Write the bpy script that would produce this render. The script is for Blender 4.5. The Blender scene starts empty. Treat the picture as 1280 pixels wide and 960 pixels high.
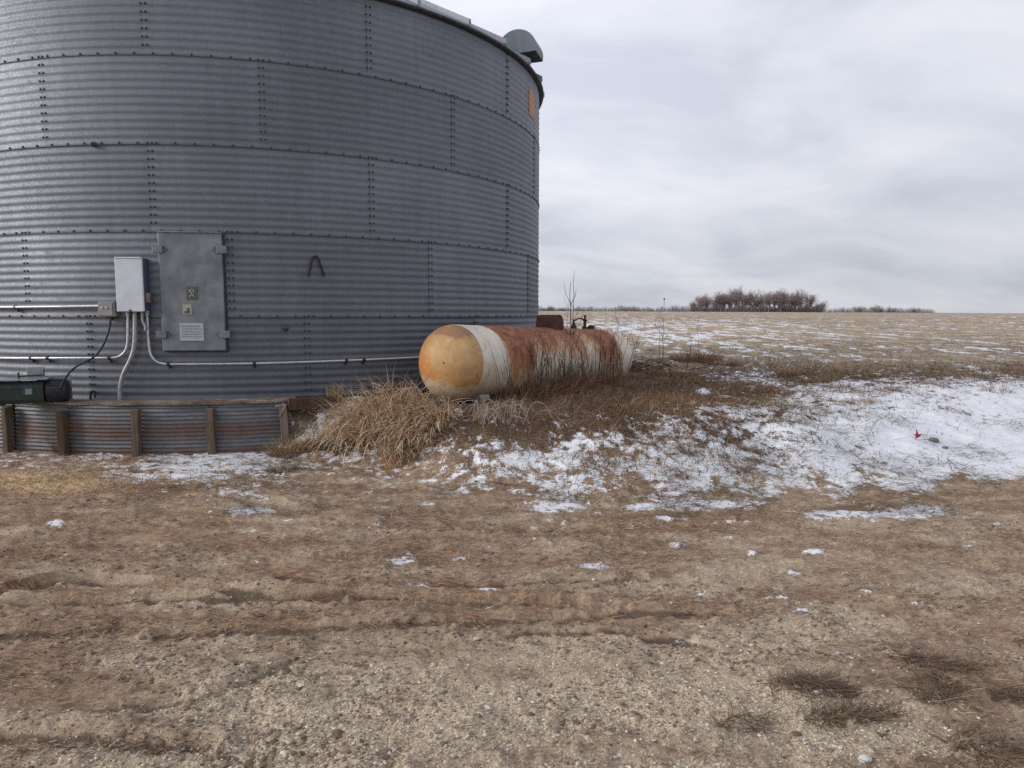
import bpy, math, random
import numpy as np
from mathutils import Vector, Matrix

S = bpy.context.scene
COL = S.collection
R = math.radians
random.seed(7)
rng = np.random.default_rng(11)

# ------------------------------------------------------------------ camera
FPX, EYE = 880.0, 1.80                     # focal length in photo pixels (1280 wide), eye height
PITCH = math.atan(85.0 / FPX)
cam_d = bpy.data.cameras.new('camera')
cam_d.sensor_fit = 'HORIZONTAL'; cam_d.sensor_width = 36.0
cam_d.lens = FPX / 1280 * 36.0
cam_d.clip_start = 0.05; cam_d.clip_end = 6000
cam = bpy.data.objects.new('camera', cam_d); COL.objects.link(cam)
cam.location = (0, 0, EYE); cam.rotation_euler = (math.pi/2 - PITCH, 0, 0)
S.camera = cam

# ------------------------------------------------------------------ sky, sun, exposure
SUN_AZ, SUN_EL = R(-104), R(19)             # azimuth from +Y towards +X
W = bpy.data.worlds.new('World'); S.world = W; W.use_nodes = True
nt = W.node_tree; nt.nodes.clear()
def wn(t, **kw):
    n = nt.nodes.new(t)
    for k, v in kw.items(): setattr(n, k, v)
    return n
sd = (math.sin(SUN_AZ)*math.cos(SUN_EL), math.cos(SUN_AZ)*math.cos(SUN_EL), math.sin(SUN_EL))
out = wn('ShaderNodeOutputWorld')
sky = wn('ShaderNodeTexSky', sky_type='NISHITA', sun_disc=False, sun_elevation=SUN_EL, sun_rotation=SUN_AZ)
bg1 = wn('ShaderNodeBackground'); bg1.inputs[1].default_value = 0.06
nt.links.new(sky.outputs[0], bg1.inputs[0])
tc = wn('ShaderNodeTexCoord')
sep = wn('ShaderNodeSeparateXYZ'); nt.links.new(tc.outputs['Generated'], sep.inputs[0])
def wm(op, a, b=None, c=None):
    n = wn('ShaderNodeMath', operation=op)
    for i, v in enumerate((a, b, c)):
        if v is None: continue
        if isinstance(v, (int, float)): n.inputs[i].default_value = v
        else: nt.links.new(v, n.inputs[i])
    return n.outputs[0]
zc = wm('MAXIMUM', sep.outputs[2], 0.0)
zd = wm('ADD', zc, 0.34)
cmb = wn('ShaderNodeCombineXYZ')
nt.links.new(wm('DIVIDE', sep.outputs[0], zd), cmb.inputs[0])
nt.links.new(wm('DIVIDE', sep.outputs[1], zd), cmb.inputs[1])
mp = wn('ShaderNodeMapping'); mp.inputs['Rotation'].default_value = (0, 0, R(-28)); mp.inputs['Scale'].default_value = (1.5, 2.3, 1)
nt.links.new(cmb.outputs[0], mp.inputs[0])
nz = wn('ShaderNodeTexNoise'); nz.inputs['Scale'].default_value = 1.25; nz.inputs['Detail'].default_value = 8; nz.inputs['Roughness'].default_value = 0.53; nz.inputs['Distortion'].default_value = 0.35
nt.links.new(mp.outputs[0], nz.inputs[0])
ramp = wn('ShaderNodeValToRGB'); nt.links.new(nz.outputs[0], ramp.inputs[0])
e = ramp.color_ramp.elements
e[0].position = 0.34; e[0].color = (0.545, 0.57, 0.655, 1)
e[1].position = 0.66; e[1].color = (0.76, 0.765, 0.825, 1)
m1 = ramp.color_ramp.elements.new(0.5); m1.color = (0.655, 0.68, 0.76, 1)
# the cloud deck thins towards the sun and thickens low over the horizon
vdot = wn('ShaderNodeVectorMath', operation='DOT_PRODUCT'); nt.links.new(tc.outputs['Generated'], vdot.inputs[0]); vdot.inputs[1].default_value = sd
glow = wm('MULTIPLY', wm('POWER', wm('MAXIMUM', vdot.outputs['Value'], 0.0), 9.0), 0.85)
hor = wn('ShaderNodeMapRange'); nt.links.new(sep.outputs[2], hor.inputs[0]); hor.inputs[1].default_value = -0.02; hor.inputs[2].default_value = 0.26; hor.inputs[3].default_value = 0.74; hor.inputs[4].default_value = 1.0
vd2 = wn('ShaderNodeVectorMath', operation='DOT_PRODUCT'); nt.links.new(tc.outputs['Generated'], vd2.inputs[0]); vd2.inputs[1].default_value = (math.sin(R(2))*math.cos(R(17)), math.cos(R(2))*math.cos(R(17)), math.sin(R(17)))
thin = wm('MULTIPLY', wm('POWER', wm('MAXIMUM', vd2.outputs['Value'], 0.0), 26.0), 0.13)     # thinner cloud ahead
lum = wm('ADD', wm('ADD', hor.outputs[0], glow), thin)
cl = wn('ShaderNodeVectorMath', operation='SCALE'); nt.links.new(ramp.outputs[0], cl.inputs[0]); nt.links.new(lum, cl.inputs[3])
bg2 = wn('ShaderNodeBackground'); bg2.inputs[1].default_value = 0.93
nt.links.new(cl.outputs[0], bg2.inputs[0])
mixw = wn('ShaderNodeMixShader'); mixw.inputs[0].default_value = 0.93
nt.links.new(bg1.outputs[0], mixw.inputs[1]); nt.links.new(bg2.outputs[0], mixw.inputs[2]); nt.links.new(mixw.outputs[0], out.inputs[0])

sun_d = bpy.data.lights.new('sun', 'SUN'); sun_d.energy = 1.7; sun_d.angle = R(24); sun_d.color = (1.0, 0.95, 0.88)
sun = bpy.data.objects.new('sun', sun_d); COL.objects.link(sun)
sun.rotation_euler = Vector(sd).to_track_quat('Z', 'Y').to_euler()
sun.location = (0, 0, 30)

S.view_settings.view_transform = 'Standard'; S.view_settings.look = 'None'
S.view_settings.exposure = 0.34; S.view_settings.gamma = 1.0; S.view_settings.use_curve_mapping = False
S.render.engine = 'CYCLES'
try:
    S.cycles.max_bounces = 6; S.cycles.diffuse_bounces = 3; S.cycles.glossy_bounces = 3
    S.cycles.transparent_max_bounces = 4
    S.cycles.use_denoising = False
except Exception: pass

# ------------------------------------------------------------------ photo geometry helpers (surveying points on the real place)
cP, sP = math.cos(-PITCH), math.sin(-PITCH)
def ray(px, py):
    d = ((px-640)/FPX, 1.0, (480-py)/FPX)
    return Vector((d[0], d[1]*cP - d[2]*sP, d[1]*sP + d[2]*cP))
def at_y(px, py, Y):
    d = ray(px, py); t = Y/d.y
    return Vector((d.x*t, Y, EYE + d.z*t))
def at_z(px, py, z=0.0):
    d = ray(px, py); t = (z-EYE)/d.z
    return Vector((d.x*t, d.y*t, z))
def proj(x, y, z):
    x = np.asarray(x, float); y = np.asarray(y, float); z = np.asarray(z, float) - EYE
    yc = y*cP + z*sP; zc_ = -y*sP + z*cP
    yc = np.maximum(yc, 1e-3)
    return 640 + FPX*x/yc, 480 - FPX*zc_/yc

# ------------------------------------------------------------------ bin placement
BAZ, BD, BR = -0.3195, 15.635, 5.457
BC = Vector((BD*math.sin(BAZ), BD*math.cos(BAZ), 0))
RING = 1.118
BASE = EYE - RING                              # bin floor level
def at_bin(px, py, off=0.0):
    d = ray(px, py); r = BR + off
    h = math.hypot(d.x, d.y); ux, uy = d.x/h, d.y/h
    b = ux*BC.x + uy*BC.y; q = b*b - (BC.x**2 + BC.y**2 - r*r)
    t = (b - math.sqrt(max(q, 0)))/h
    return Vector((d.x*t, d.y*t, EYE + d.z*t))
def phi_of(P): return math.atan2(P.x-BC.x, -(P.y-BC.y))
def on_bin(phi, off, z):
    return Vector((BC.x + (BR+off)*math.sin(phi), BC.y - (BR+off)*math.cos(phi), z))

# ------------------------------------------------------------------ mesh helpers
def mesh_np(name, V, faces, mat=None, parent=None, smooth=True, cols=None, attrs=None):
    """V (n,3); faces = list of int arrays (m,k)"""
    me = bpy.data.meshes.new(name)
    V = np.ascontiguousarray(V, dtype=np.float32)
    me.vertices.add(len(V)); me.vertices.foreach_set('co', V.ravel())
    ls, lt, li = [], [], []
    o = 0
    for F in faces:
        F = np.asarray(F, dtype=np.int32)
        if len(F) == 0: continue
        k = F.shape[1]
        ls.append(o + np.arange(len(F))*k); lt.append(np.full(len(F), k)); li.append(F.ravel()); o += F.size
    ls = np.concatenate(ls).astype(np.int32); lt = np.concatenate(lt).astype(np.int32); li = np.concatenate(li).astype(np.int32)
    me.loops.add(len(li)); me.loops.foreach_set('vertex_index', li)
    me.polygons.add(len(ls)); me.polygons.foreach_set('loop_start', ls); me.polygons.foreach_set('loop_total', lt)
    me.polygons.foreach_set('use_smooth', np.full(len(ls), smooth))
    me.update(calc_edges=True)
    if cols is not None:
        a = me.attributes.new('Col', 'FLOAT_COLOR', 'POINT')
        c = np.ones((len(V), 4), np.float32); c[:, :3] = cols
        a.data.foreach_set('color', c.ravel())
    for k, v in (attrs or {}).items():
        a = me.attributes.new(k, 'FLOAT', 'POINT'); a.data.foreach_set('value', np.asarray(v, np.float32))
    if mat: me.materials.append(mat)
    ob = bpy.data.objects.new(name, me); COL.objects.link(ob)
    if parent: ob.parent = parent
    return ob

class MB:
    def __init__(s): s.v = []; s.f = []
    def add(s, vs, fs):
        o = len(s.v); s.v += [Vector(v) for v in vs]; s.f += [tuple(i+o for i in f) for f in fs]; return s
    def box(s, c, d, M=None, bev=0.0):
        """bevelled box: centre c, full size d, optional rotation M"""
        hx, hy, hz = d[0]/2, d[1]/2, d[2]/2
        b = min(bev, hx*.9, hy*.9, hz*.9)
        M = M or Matrix.Identity(3); c = Vector(c)
        if b <= 0:
            vs = [(x, y, z) for x in (-hx, hx) for y in (-hy, hy) for z in (-hz, hz)]
            fs = [(0,1,3,2),(4,6,7,5),(0,4,5,1),(2,3,7,6),(0,2,6,4),(1,5,7,3)]
        else:
            import itertools
            vs = []; idx = {}
            for sx, sy, sz in itertools.product((-1, 1), repeat=3):
                for ax in range(3):
                    p = [sx*(hx-b), sy*(hy-b), sz*(hz-b)]
                    p[ax] = (sx*hx, sy*hy, sz*hz)[ax]
                    idx[(sx, sy, sz, ax)] = len(vs); vs.append(p)
            fs = []
            for ax in range(3):
                o1, o2 = (ax+1) % 3, (ax+2) % 3
                for sg in (-1, 1):
                    q = []
                    for a, bb in ((-1,-1),(1,-1),(1,1),(-1,1)):
                        k = [0,0,0]; k[ax] = sg; k[o1] = a; k[o2] = bb
                        q.append(idx[(*k, ax)])
                    fs.append(tuple(q) if sg > 0 else tuple(reversed(q)))
            for ax in range(3):                    # edge bevels
                o1, o2 = (ax+1) % 3, (ax+2) % 3
                for a in (-1, 1):
                    for bb in (-1, 1):
                        k0 = [0,0,0]; k0[ax] = -1; k0[o1] = a; k0[o2] = bb
                        k1 = list(k0); k1[ax] = 1
                        q = (idx[(*k0, o1)], idx[(*k1, o1)], idx[(*k1, o2)], idx[(*k0, o2)])
                        fs.append(q)
            for k in itertools.product((-1, 1), repeat=3):
                fs.append((idx[(*k, 0)], idx[(*k, 1)], idx[(*k, 2)]))
        s.add([M @ Vector(v) + c for v in vs], fs); return s
    def tube(s, pts, rad, n=8, cap=True):
        pts = [Vector(p) for p in pts]
        rs = rad if isinstance(rad, (list, tuple)) else [rad]*len(pts)
        up = None; rings = []; o = len(s.v)
        for i, p in enumerate(pts):
            t = (pts[min(i+1, len(pts)-1)] - pts[max(i-1, 0)])
            t = t.normalized() if t.length > 1e-9 else Vector((0, 0, 1))
            if up is None:
                up = t.cross(Vector((0, 0, 1)) if abs(t.z) < .9 else Vector((1, 0, 0))).normalized()
            else:
                up = (up - t*up.dot(t)).normalized()
            w = t.cross(up)
            for k in range(n):
                a = 2*math.pi*k/n
                s.v.append(p + (up*math.cos(a) + w*math.sin(a))*rs[i])
        for i in range(len(pts)-1):
            for k in range(n):
                a = o+i*n+k; b = o+i*n+(k+1) % n
                s.f.append((a, b, b+n, a+n))
        if cap:
            s.f.append(tuple(o+k for k in reversed(range(n))))
            s.f.append(tuple(o+(len(pts)-1)*n+k for k in range(n)))
        return s
    def lathe(s, prof, M, n=16):
        """prof: (radius, height) pairs about local z, M 4x4"""
        o = len(s.v)
        for r, h in prof:
            for k in range(n):
                a = 2*math.pi*k/n
                s.v.append(M @ Vector((r*math.cos(a), r*math.sin(a), h)))
        for i in range(len(prof)-1):
            for k in range(n):
                a = o+i*n+k; b = o+i*n+(k+1) % n
                s.f.append((a, b, b+n, a+n))
        s.f.append(tuple(o+k for k in reversed(range(n)))); s.f.append(tuple(o+(len(prof)-1)*n+k for k in range(n)))
        return s
    def build(s, name, mat, parent=None, smooth=False, loc=None):
        me = bpy.data.meshes.new(name)
        vs = s.v if loc is None else [v - Vector(loc) for v in s.v]
        me.from_pydata([tuple(v) for v in vs], [], s.f)
        me.update()
        if smooth:
            me.polygons.foreach_set('use_smooth', [True]*len(me.polygons))
            try: me.set_sharp_from_angle(angle=R(38))
            except Exception: pass
        if mat: me.materials.append(mat)
        o = bpy.data.objects.new(name, me); COL.objects.link(o)
        if loc is not None: o.location = loc
        if parent: o.parent = parent
        return o

def tag(o, label=None, cat=None, group=None, kind=None):
    if label: o['label'] = label
    if cat: o['category'] = cat
    if group: o['group'] = group
    if kind: o['kind'] = kind
    return o
def thing(name, label, cat, loc=(0, 0, 0), rz=0, group=None):
    o = bpy.data.objects.new(name, None); COL.objects.link(o)
    o.location = loc; o.rotation_euler = (0, 0, rz); o.empty_display_size = .2
    return tag(o, label, cat, group)
def child(mb, name, mat, root, smooth=False):
    """part given in world coordinates, parented to a root that sits at root.location (rotation 0)"""
    return mb.build(name, mat, root, smooth, loc=None) if root.location.length == 0 else _child(mb, name, mat, root, smooth)
def _child(mb, name, mat, root, smooth):
    base = Vector(root.location)
    p = root.parent
    while p: base += Vector(p.location); p = p.parent
    mb.v = [v - base for v in mb.v]
    return mb.build(name, mat, root, smooth)
def bez(pts, n=8):
    """Catmull-Rom through pts"""
    P = [Vector(p) for p in pts]; P = [P[0]*2-P[1]] + P + [P[-1]*2-P[-2]]
    o = []
    for i in range(1, len(P)-2):
        for k in range(n):
            t = k/n
            o.append(.5*((2*P[i]) + (P[i+1]-P[i-1])*t + (2*P[i-1]-5*P[i]+4*P[i+1]-P[i+2])*t*t + (3*P[i]-P[i-1]-3*P[i+1]+P[i+2])*t**3))
    o.append(P[-2]); return o

# ------------------------------------------------------------------ numpy noise
def _h(ix, iy, seed):
    n = (ix.astype(np.int64)*374761393 + iy.astype(np.int64)*668265263 + seed*1442695041) & 0x7fffffff
    n = ((n ^ (n >> 13))*1274126177) & 0x7fffffff
    return ((n ^ (n >> 16)) & 0xffff)/65535.0
def vnoise(x, y, seed=0):
    x = np.asarray(x, float); y = np.asarray(y, float)
    ix = np.floor(x); iy = np.floor(y); fx = x-ix; fy = y-iy
    fx = fx*fx*fx*(fx*(fx*6-15)+10); fy = fy*fy*fy*(fy*(fy*6-15)+10)
    a = _h(ix, iy, seed); b = _h(ix+1, iy, seed); c = _h(ix, iy+1, seed); d = _h(ix+1, iy+1, seed)
    return (a*(1-fx)+b*fx)*(1-fy) + (c*(1-fx)+d*fx)*fy
def fbm(x, y, seed=0, oct=4, gain=.5):
    s = 0; a = 1; t = 0
    for i in range(oct):
        ca, sa = math.cos(i*1.1+.4), math.sin(i*1.1+.4)
        s = s + a*vnoise((x*ca-y*sa)*2**i+i*17.3, (x*sa+y*ca)*2**i-i*9.1, seed+i*31); t += a; a *= gain
    return s/t
def sst(a, b, x):
    t = np.clip((np.asarray(x, float)-a)/(b-a), 0, 1); return t*t*(3-2*t)

# ------------------------------------------------------------------ node materials
class NM:
    def __init__(s, name):
        s.m = bpy.data.materials.new(name); s.m.use_nodes = True; s.t = s.m.node_tree; s.t.nodes.clear()
        s.o = s.t.nodes.new('ShaderNodeOutputMaterial'); s.b = s.t.nodes.new('ShaderNodeBsdfPrincipled')
        s.t.links.new(s.b.outputs[0], s.o.inputs[0])
    def n(s, t, **kw):
        x = s.t.nodes.new(t)
        for k, v in kw.items(): setattr(x, k, v)
        return x
    def put(s, sock, v):
        if hasattr(v, 'is_output'): s.t.links.new(v, sock)
        elif isinstance(v, (tuple, list)):
            sock.default_value = tuple(v) if len(v) == len(sock.default_value) else (*v, 1)
        else: sock.default_value = v
    def math(s, op, a, b=None, c=None, clamp=False):
        x = s.n('ShaderNodeMath', operation=op, use_clamp=clamp)
        for i, v in enumerate((a, b, c)):
            if v is not None: s.put(x.inputs[i], v)
        return x.outputs[0]
    def mix(s, f, a, b):
        x = s.n('ShaderNodeMix', data_type='RGBA')
        s.put(x.inputs[0], f); s.put(x.inputs[6], a); s.put(x.inputs[7], b); return x.outputs[2]
    def geo(s): return s.n('ShaderNodeNewGeometry').outputs['Position']
    def obj(s): return s.n('ShaderNodeTexCoord').outputs['Object']
    def map(s, v, scale=(1, 1, 1), rot=(0, 0, 0), loc=(0, 0, 0)):
        x = s.n('ShaderNodeMapping'); s.put(x.inputs[0], v)
        x.inputs['Scale'].default_value = scale; x.inputs['Rotation'].default_value = rot; x.inputs['Location'].default_value = loc
        return x.outputs[0]
    def noise(s, v, scale, det=4, rough=.55, dist=0.0):
        x = s.n('ShaderNodeTexNoise'); s.put(x.inputs['Vector'], v)
        x.inputs['Scale'].default_value = scale; x.inputs['Detail'].default_value = det; x.inputs['Roughness'].default_value = rough; x.inputs['Distortion'].default_value = dist
        return x.outputs[0]
    def vor(s, v, scale, feat='F1'):
        x = s.n('ShaderNodeTexVoronoi', feature=feat); s.put(x.inputs['Vector'], v); x.inputs['Scale'].default_value = scale
        return x
    def rng(s, v, a, b, c=0.0, d=1.0, smooth=True):
        x = s.n('ShaderNodeMapRange', interpolation_type='SMOOTHSTEP' if smooth else 'LINEAR')
        for i, q in enumerate((v, a, b, c, d)): s.put(x.inputs[i], q)
        return x.outputs[0]
    def ramp(s, v, stops):
        x = s.n('ShaderNodeValToRGB'); s.put(x.inputs[0], v); el = x.color_ramp.elements
        el[0].position, el[0].color = stops[0][0], (*stops[0][1], 1)
        el[1].position, el[1].color = stops[-1][0], (*stops[-1][1], 1)
        for p, c in stops[1:-1]:
            q = el.new(p); q.color = (*c, 1)
        return x.outputs[0]
    def attr(s, name, out='Fac'):
        x = s.n('ShaderNodeAttribute', attribute_name=name); return x.outputs[out]
    def bump(s, h, dist=.01, st=1.0, prev=None):
        x = s.n('ShaderNodeBump'); s.put(x.inputs['Height'], h); x.inputs['Distance'].default_value = dist; x.inputs['Strength'].default_value = st
        if prev is not None: s.put(x.inputs['Normal'], prev)
        return x.outputs[0]
    def fin(s, col=None, rough=None, metal=None, normal=None, spec=None):
        I = s.b.inputs
        if col is not None: s.put(I['Base Color'], col)
        if rough is not None: s.put(I['Roughness'], rough)
        if metal is not None: s.put(I['Metallic'], metal)
        if normal is not None: s.put(I['Normal'], normal)
        if spec is not None: s.put(I['Specular IOR Level'], spec)
        return s.m

def simple(name, c1, c2, scale=8, rough=.6, metal=0.0, bumpd=.002, rust=None, rust_amt=.6, spec=.4):
    m = NM(name); v = m.obj()
    n1 = m.noise(v, scale, 6, .6); n2 = m.noise(v, scale*5, 3, .6)
    c = m.mix(m.rng(n1, .3, .7), c1, c2)
    if rust:
        k = m.rng(m.math('ADD', m.noise(v, scale*.7, 7, .65), m.math('MULTIPLY', n2, .15)), rust_amt, rust_amt+.12)
        c = m.mix(k, c, rust)
        metal = m.math('MULTIPLY', m.math('SUBTRACT', 1.0, k), metal)
    r = m.math('ADD', m.math('MULTIPLY', n2, .25), rough-.12)
    return m.fin(c, r, metal, m.bump(n2, bumpd, .6), spec)

def galv(name, base=(.30, .32, .36), dark=(.22, .235, .27), scale=1.0, rough=.42, metal=.8, panel=False):
    m = NM(name); v = m.obj()
    sp = m.vor(v, 55).outputs['Color']
    spv = m.n('ShaderNodeSeparateColor'); m.put(spv.inputs[0], sp)
    big = m.noise(v, .7*scale, 6, .6, .4)
    st = m.noise(m.map(v, (7, 7, .45)), 1.0, 5, .6)          # weather streaks running down the sheet
    k = m.math('ADD', m.math('MULTIPLY', big, .6), m.math('MULTIPLY', st, .4))
    c = m.mix(m.rng(k, .35, .68), dark, base)
    c = m.mix(m.math('MULTIPLY', spv.outputs[0], .22), c, tuple(min(1, q*1.45) for q in base))
    dust = m.rng(m.noise(m.map(v, (1.2, 1.2, 3)), 1.7, 6, .65), .58, .8)
    c = m.mix(m.math('MULTIPLY', dust, .35), c, tuple(q*.95 for q in base))
    if panel:
        pv = m.attr('panel'); pm = m.n('ShaderNodeVectorMath', operation='SCALE'); m.put(pm.inputs[0], c)
        m.put(pm.inputs[3], m.math('ADD', .84, m.math('MULTIPLY', pv, .32))); c = pm.outputs[0]
        run = m.rng(m.math('ADD', m.noise(m.map(v, (26, 26, .8)), 1.0, 4, .6), m.math('MULTIPLY', m.noise(v, .9, 4, .6), .35)), .80, .95)
        c = m.mix(m.math('MULTIPLY', run, .40), c, (.105, .085, .075))
    r = m.math('ADD', m.math('MULTIPLY', spv.outputs[1], .12), m.math('ADD', rough-.06, m.math('MULTIPLY', dust, .2)))
    return m.fin(c, r, metal, m.bump(m.noise(v, 9, 3), .004, .35))

M_bin = galv('galvanised_sheet', (.156, .171, .198), (.119, .131, .153), metal=.64, rough=.57, panel=True)
M_roof = galv('galvanised_roof', (.24, .255, .285), (.19, .2, .23), rough=.55, metal=.6)
M_vent = galv('galvanised_vent', (.17, .20, .22), (.13, .155, .175), metal=.5, rough=.55)
M_bolt = simple('bolt_dark', (.06, .06, .065), (.10, .085, .08), 20, .55, .5)
M_door = simple('door_grey_steel', (.135, .15, .178), (.235, .25, .28), 4, .5, .45, .001, (.15, .115, .10), .69)
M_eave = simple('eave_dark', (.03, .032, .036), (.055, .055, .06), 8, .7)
M_white = simple('panel_white', (.50, .53, .58), (.58, .61, .66), 6, .45, .1, .001)
M_boxside = simple('panel_blue_grey', (.055, .075, .12), (.08, .095, .14), 8, .5)
M_greybox = simple('junction_grey', (.21, .205, .2), (.26, .25, .24), 8, .5, .2)
M_cond = simple('conduit_metal', (.42, .43, .45), (.55, .56, .58), 12, .36, .7, .001)
M_cond2 = simple('conduit_dull', (.27, .28, .30), (.34, .35, .37), 12, .45, .5, .001)
M_black = simple('black_rubber', (.010, .010, .013), (.02, .02, .024), 20, .6)
M_blackiron = simple('black_iron', (.012, .012, .016), (.03, .026, .026), 20, .65)
M_plate = simple('sticker_white', (.36, .39, .42), (.42, .44, .47), 30, .5)
M_plate2 = simple('sticker_ink', (.2, .215, .245), (.25, .265, .295), 60, .5)
M_plate3 = simple('sticker_dark', (.08, .085, .07), (.11, .115, .09), 30, .5)
M_yellow = simple('sticker_pale_yellow', (.34, .35, .28), (.4, .4, .32), 40, .5)
M_orange = simple('faded_orange', (.50, .20, .05), (.40, .20, .09), 6, .6, 0, .001, (.27, .25, .25), .62)
M_green = simple('dark_green_paint', (.010, .026, .018), (.02, .036, .026), 9, .5, 0, .002, (.06, .045, .03), .68)
M_dkgrey = simple('motor_black', (.012, .014, .016), (.025, .027, .03), 12, .55)
M_galvplain = simple('galv_plate', (.25, .27, .29), (.33, .35, .37), 9, .4, .6)
M_blue = simple('sticker_blue', (.02, .05, .10), (.035, .065, .12), 30, .5)
M_wood = None

# ------------------------------------------------------------------ terrain function
BX = np.array([-40, -3.6, -3.1, -2.4, -1.56, -.32, 1.57, 4.3, 5.5, 9, 14, 40])
BY = np.array([11., 10.6, 9.0, 8.5, 8.0, 7.0, 6.6, 7.1, 7.6, 8.6, 10, 14])
TX = np.array([-40, -3.4, -2.4, -.8, .6, 1.6, 4, 6, 9, 14, 40])
TY = np.array([12., 11.4, 9.9, 9.0, 8.9, 9.1, 10.0, 11, 12.4, 15, 20])
rut_px = [([(-60, 752), (0, 745), (90, 724), (150, 728), (250, 736), (330, 746), (420, 752)], .050, .045),
          ([(-60, 756), (60, 752), (200, 749), (330, 748), (480, 748), (600, 753), (720, 757)], .040, .05),
          ([(350, 722), (430, 728), (520, 731), (620, 731), (720, 728), (800, 724)], .035, .035),
          ([(-60, 800), (60, 790), (150, 784)], .03, .05),
          ([(200, 796), (330, 792), (480, 784), (640, 775), (780, 768), (900, 766)], .025, .05),
          ([(-60, 915), (40, 920), (120, 927), (200, 932), (260, 929)], .028, .05),
          ([(120, 890), (190, 880), (270, 868), (330, 843), (370, 826)], .014, .045),
          ([(640, 795), (700, 790), (860, 800)], .018, .04)]
_ruts = []
for pts, dep, wid in rut_px:
    q = [at_z(a, b) for a, b in pts]; q = bez(q, 6)
    _ruts.append((np.array([(p.x, p.y) for p in q]), dep, wid))
def rut_h(x, y, damp_shade=False):
    o = np.zeros_like(x)
    m = (y > 1.5) & (y < 7) & (np.abs(x) < 6)
    if not m.any(): return o
    xs, ys = x[m], y[m]; xs = xs + (fbm(xs*5, ys*5, 77, 3)-.5)*.05; ys = ys + (fbm(xs*4, ys*6, 91, 3)-.5)*.05
    acc = np.zeros_like(xs); wet_shade = np.zeros_like(xs)
    for P, dep, wid in _ruts:
        best = np.full(xs.shape, 9.0); sgn = np.zeros_like(xs)
        for i in range(len(P)-1):
            ax, ay = P[i]; bx, by = P[i+1]; dx, dy = bx-ax, by-ay; L = dx*dx+dy*dy+1e-9
            t = np.clip(((xs-ax)*dx+(ys-ay)*dy)/L, 0, 1)
            ex, ey = xs-ax-t*dx, ys-ay-t*dy
            d = np.hypot(ex, ey); s_ = ex*(-dy)+ey*dx
            k = d < best; best[k] = d[k]; sgn[k] = np.sign(s_[k])
        amp = .45+.9*fbm(xs*2.2, ys*2.2, 5, 3)
        acc += 1.35*amp*dep*(-1.1*np.exp(-(best/wid)**2) + .75*np.exp(-((best-wid*1.9)/(wid*.9))**2)*(.6+.4*sgn))
        wet_shade = np.maximum(wet_shade, (.62+.75*fbm(xs*1.7, ys*1.7, 6, 3))*np.exp(-((best-.01)/(wid*.60))**2)*min(1.15, .55+dep/.05))  # dark rut line: damp soil plus the groove's shade as colour
    o[m] = wet_shade if damp_shade else acc; return o
def big_h(x, y):
    x = np.asarray(x, float); y = np.asarray(y, float)
    b = np.interp(x, BX, BY); t = np.interp(x, TX, TY)
    s = sst(b, t, y + (fbm(x*.9, y*.9, 3, 3)-.5)*.5*(y > 4))
    u = np.maximum(y-14, 0)
    rise = np.where(u < 110, .0170*u, .0170*110 + .0170*(u-110) - (.0240/160)*(u-110)**2)
    rise = np.where(u > 190, .0170*110+.0170*80-(.0240/160)*6400 - .007*(np.minimum(u, 900)-190), rise)
    z = s*(.66 + rise - .0045*np.maximum(x, 0)*sst(40, 140, y))
    z = z - .07*np.exp(-((x+.85)/.55)**2-((y-9.1)/.6)**2)
    z = z - .10*s*sst(1.0, 3.0, x)*(1-sst(9.5, 14, y))*sst(8.5, 10, y)
    # level pad under the bin, retained by the wall
    rb = np.hypot(x-BC.x, y-BC.y)
    pad = 1-sst(5.70, 5.80, rb)
    z = z*(1-pad) + pad*.60
    # land falls gently at the sides/behind
    return z
def small_h(x, y, snow, grav):
    near = 1-sst(16, 40, np.hypot(x, y))
    dirt = (fbm(x*3.1, y*3.1, 21, 4)-.5)*.07 + (fbm(x*12, y*12, 22, 4)-.5)*.028
    clod = np.maximum(fbm(x*18, y*18, 8, 2)-.58, 0)*.06
    slope = sst(.05, .4, big_h(x, y))
    lump = slope*((fbm(x*2.2, y*2.2, 40, 4)-.5)*.11)
    sn = sst(.42, .62, snow)*(.006+.008*(fbm(x*3, y*3, 50, 3)))
    return near*((dirt+clod)*(1-.75*sst(.45, .6, snow)) + lump) + sn*near

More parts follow.
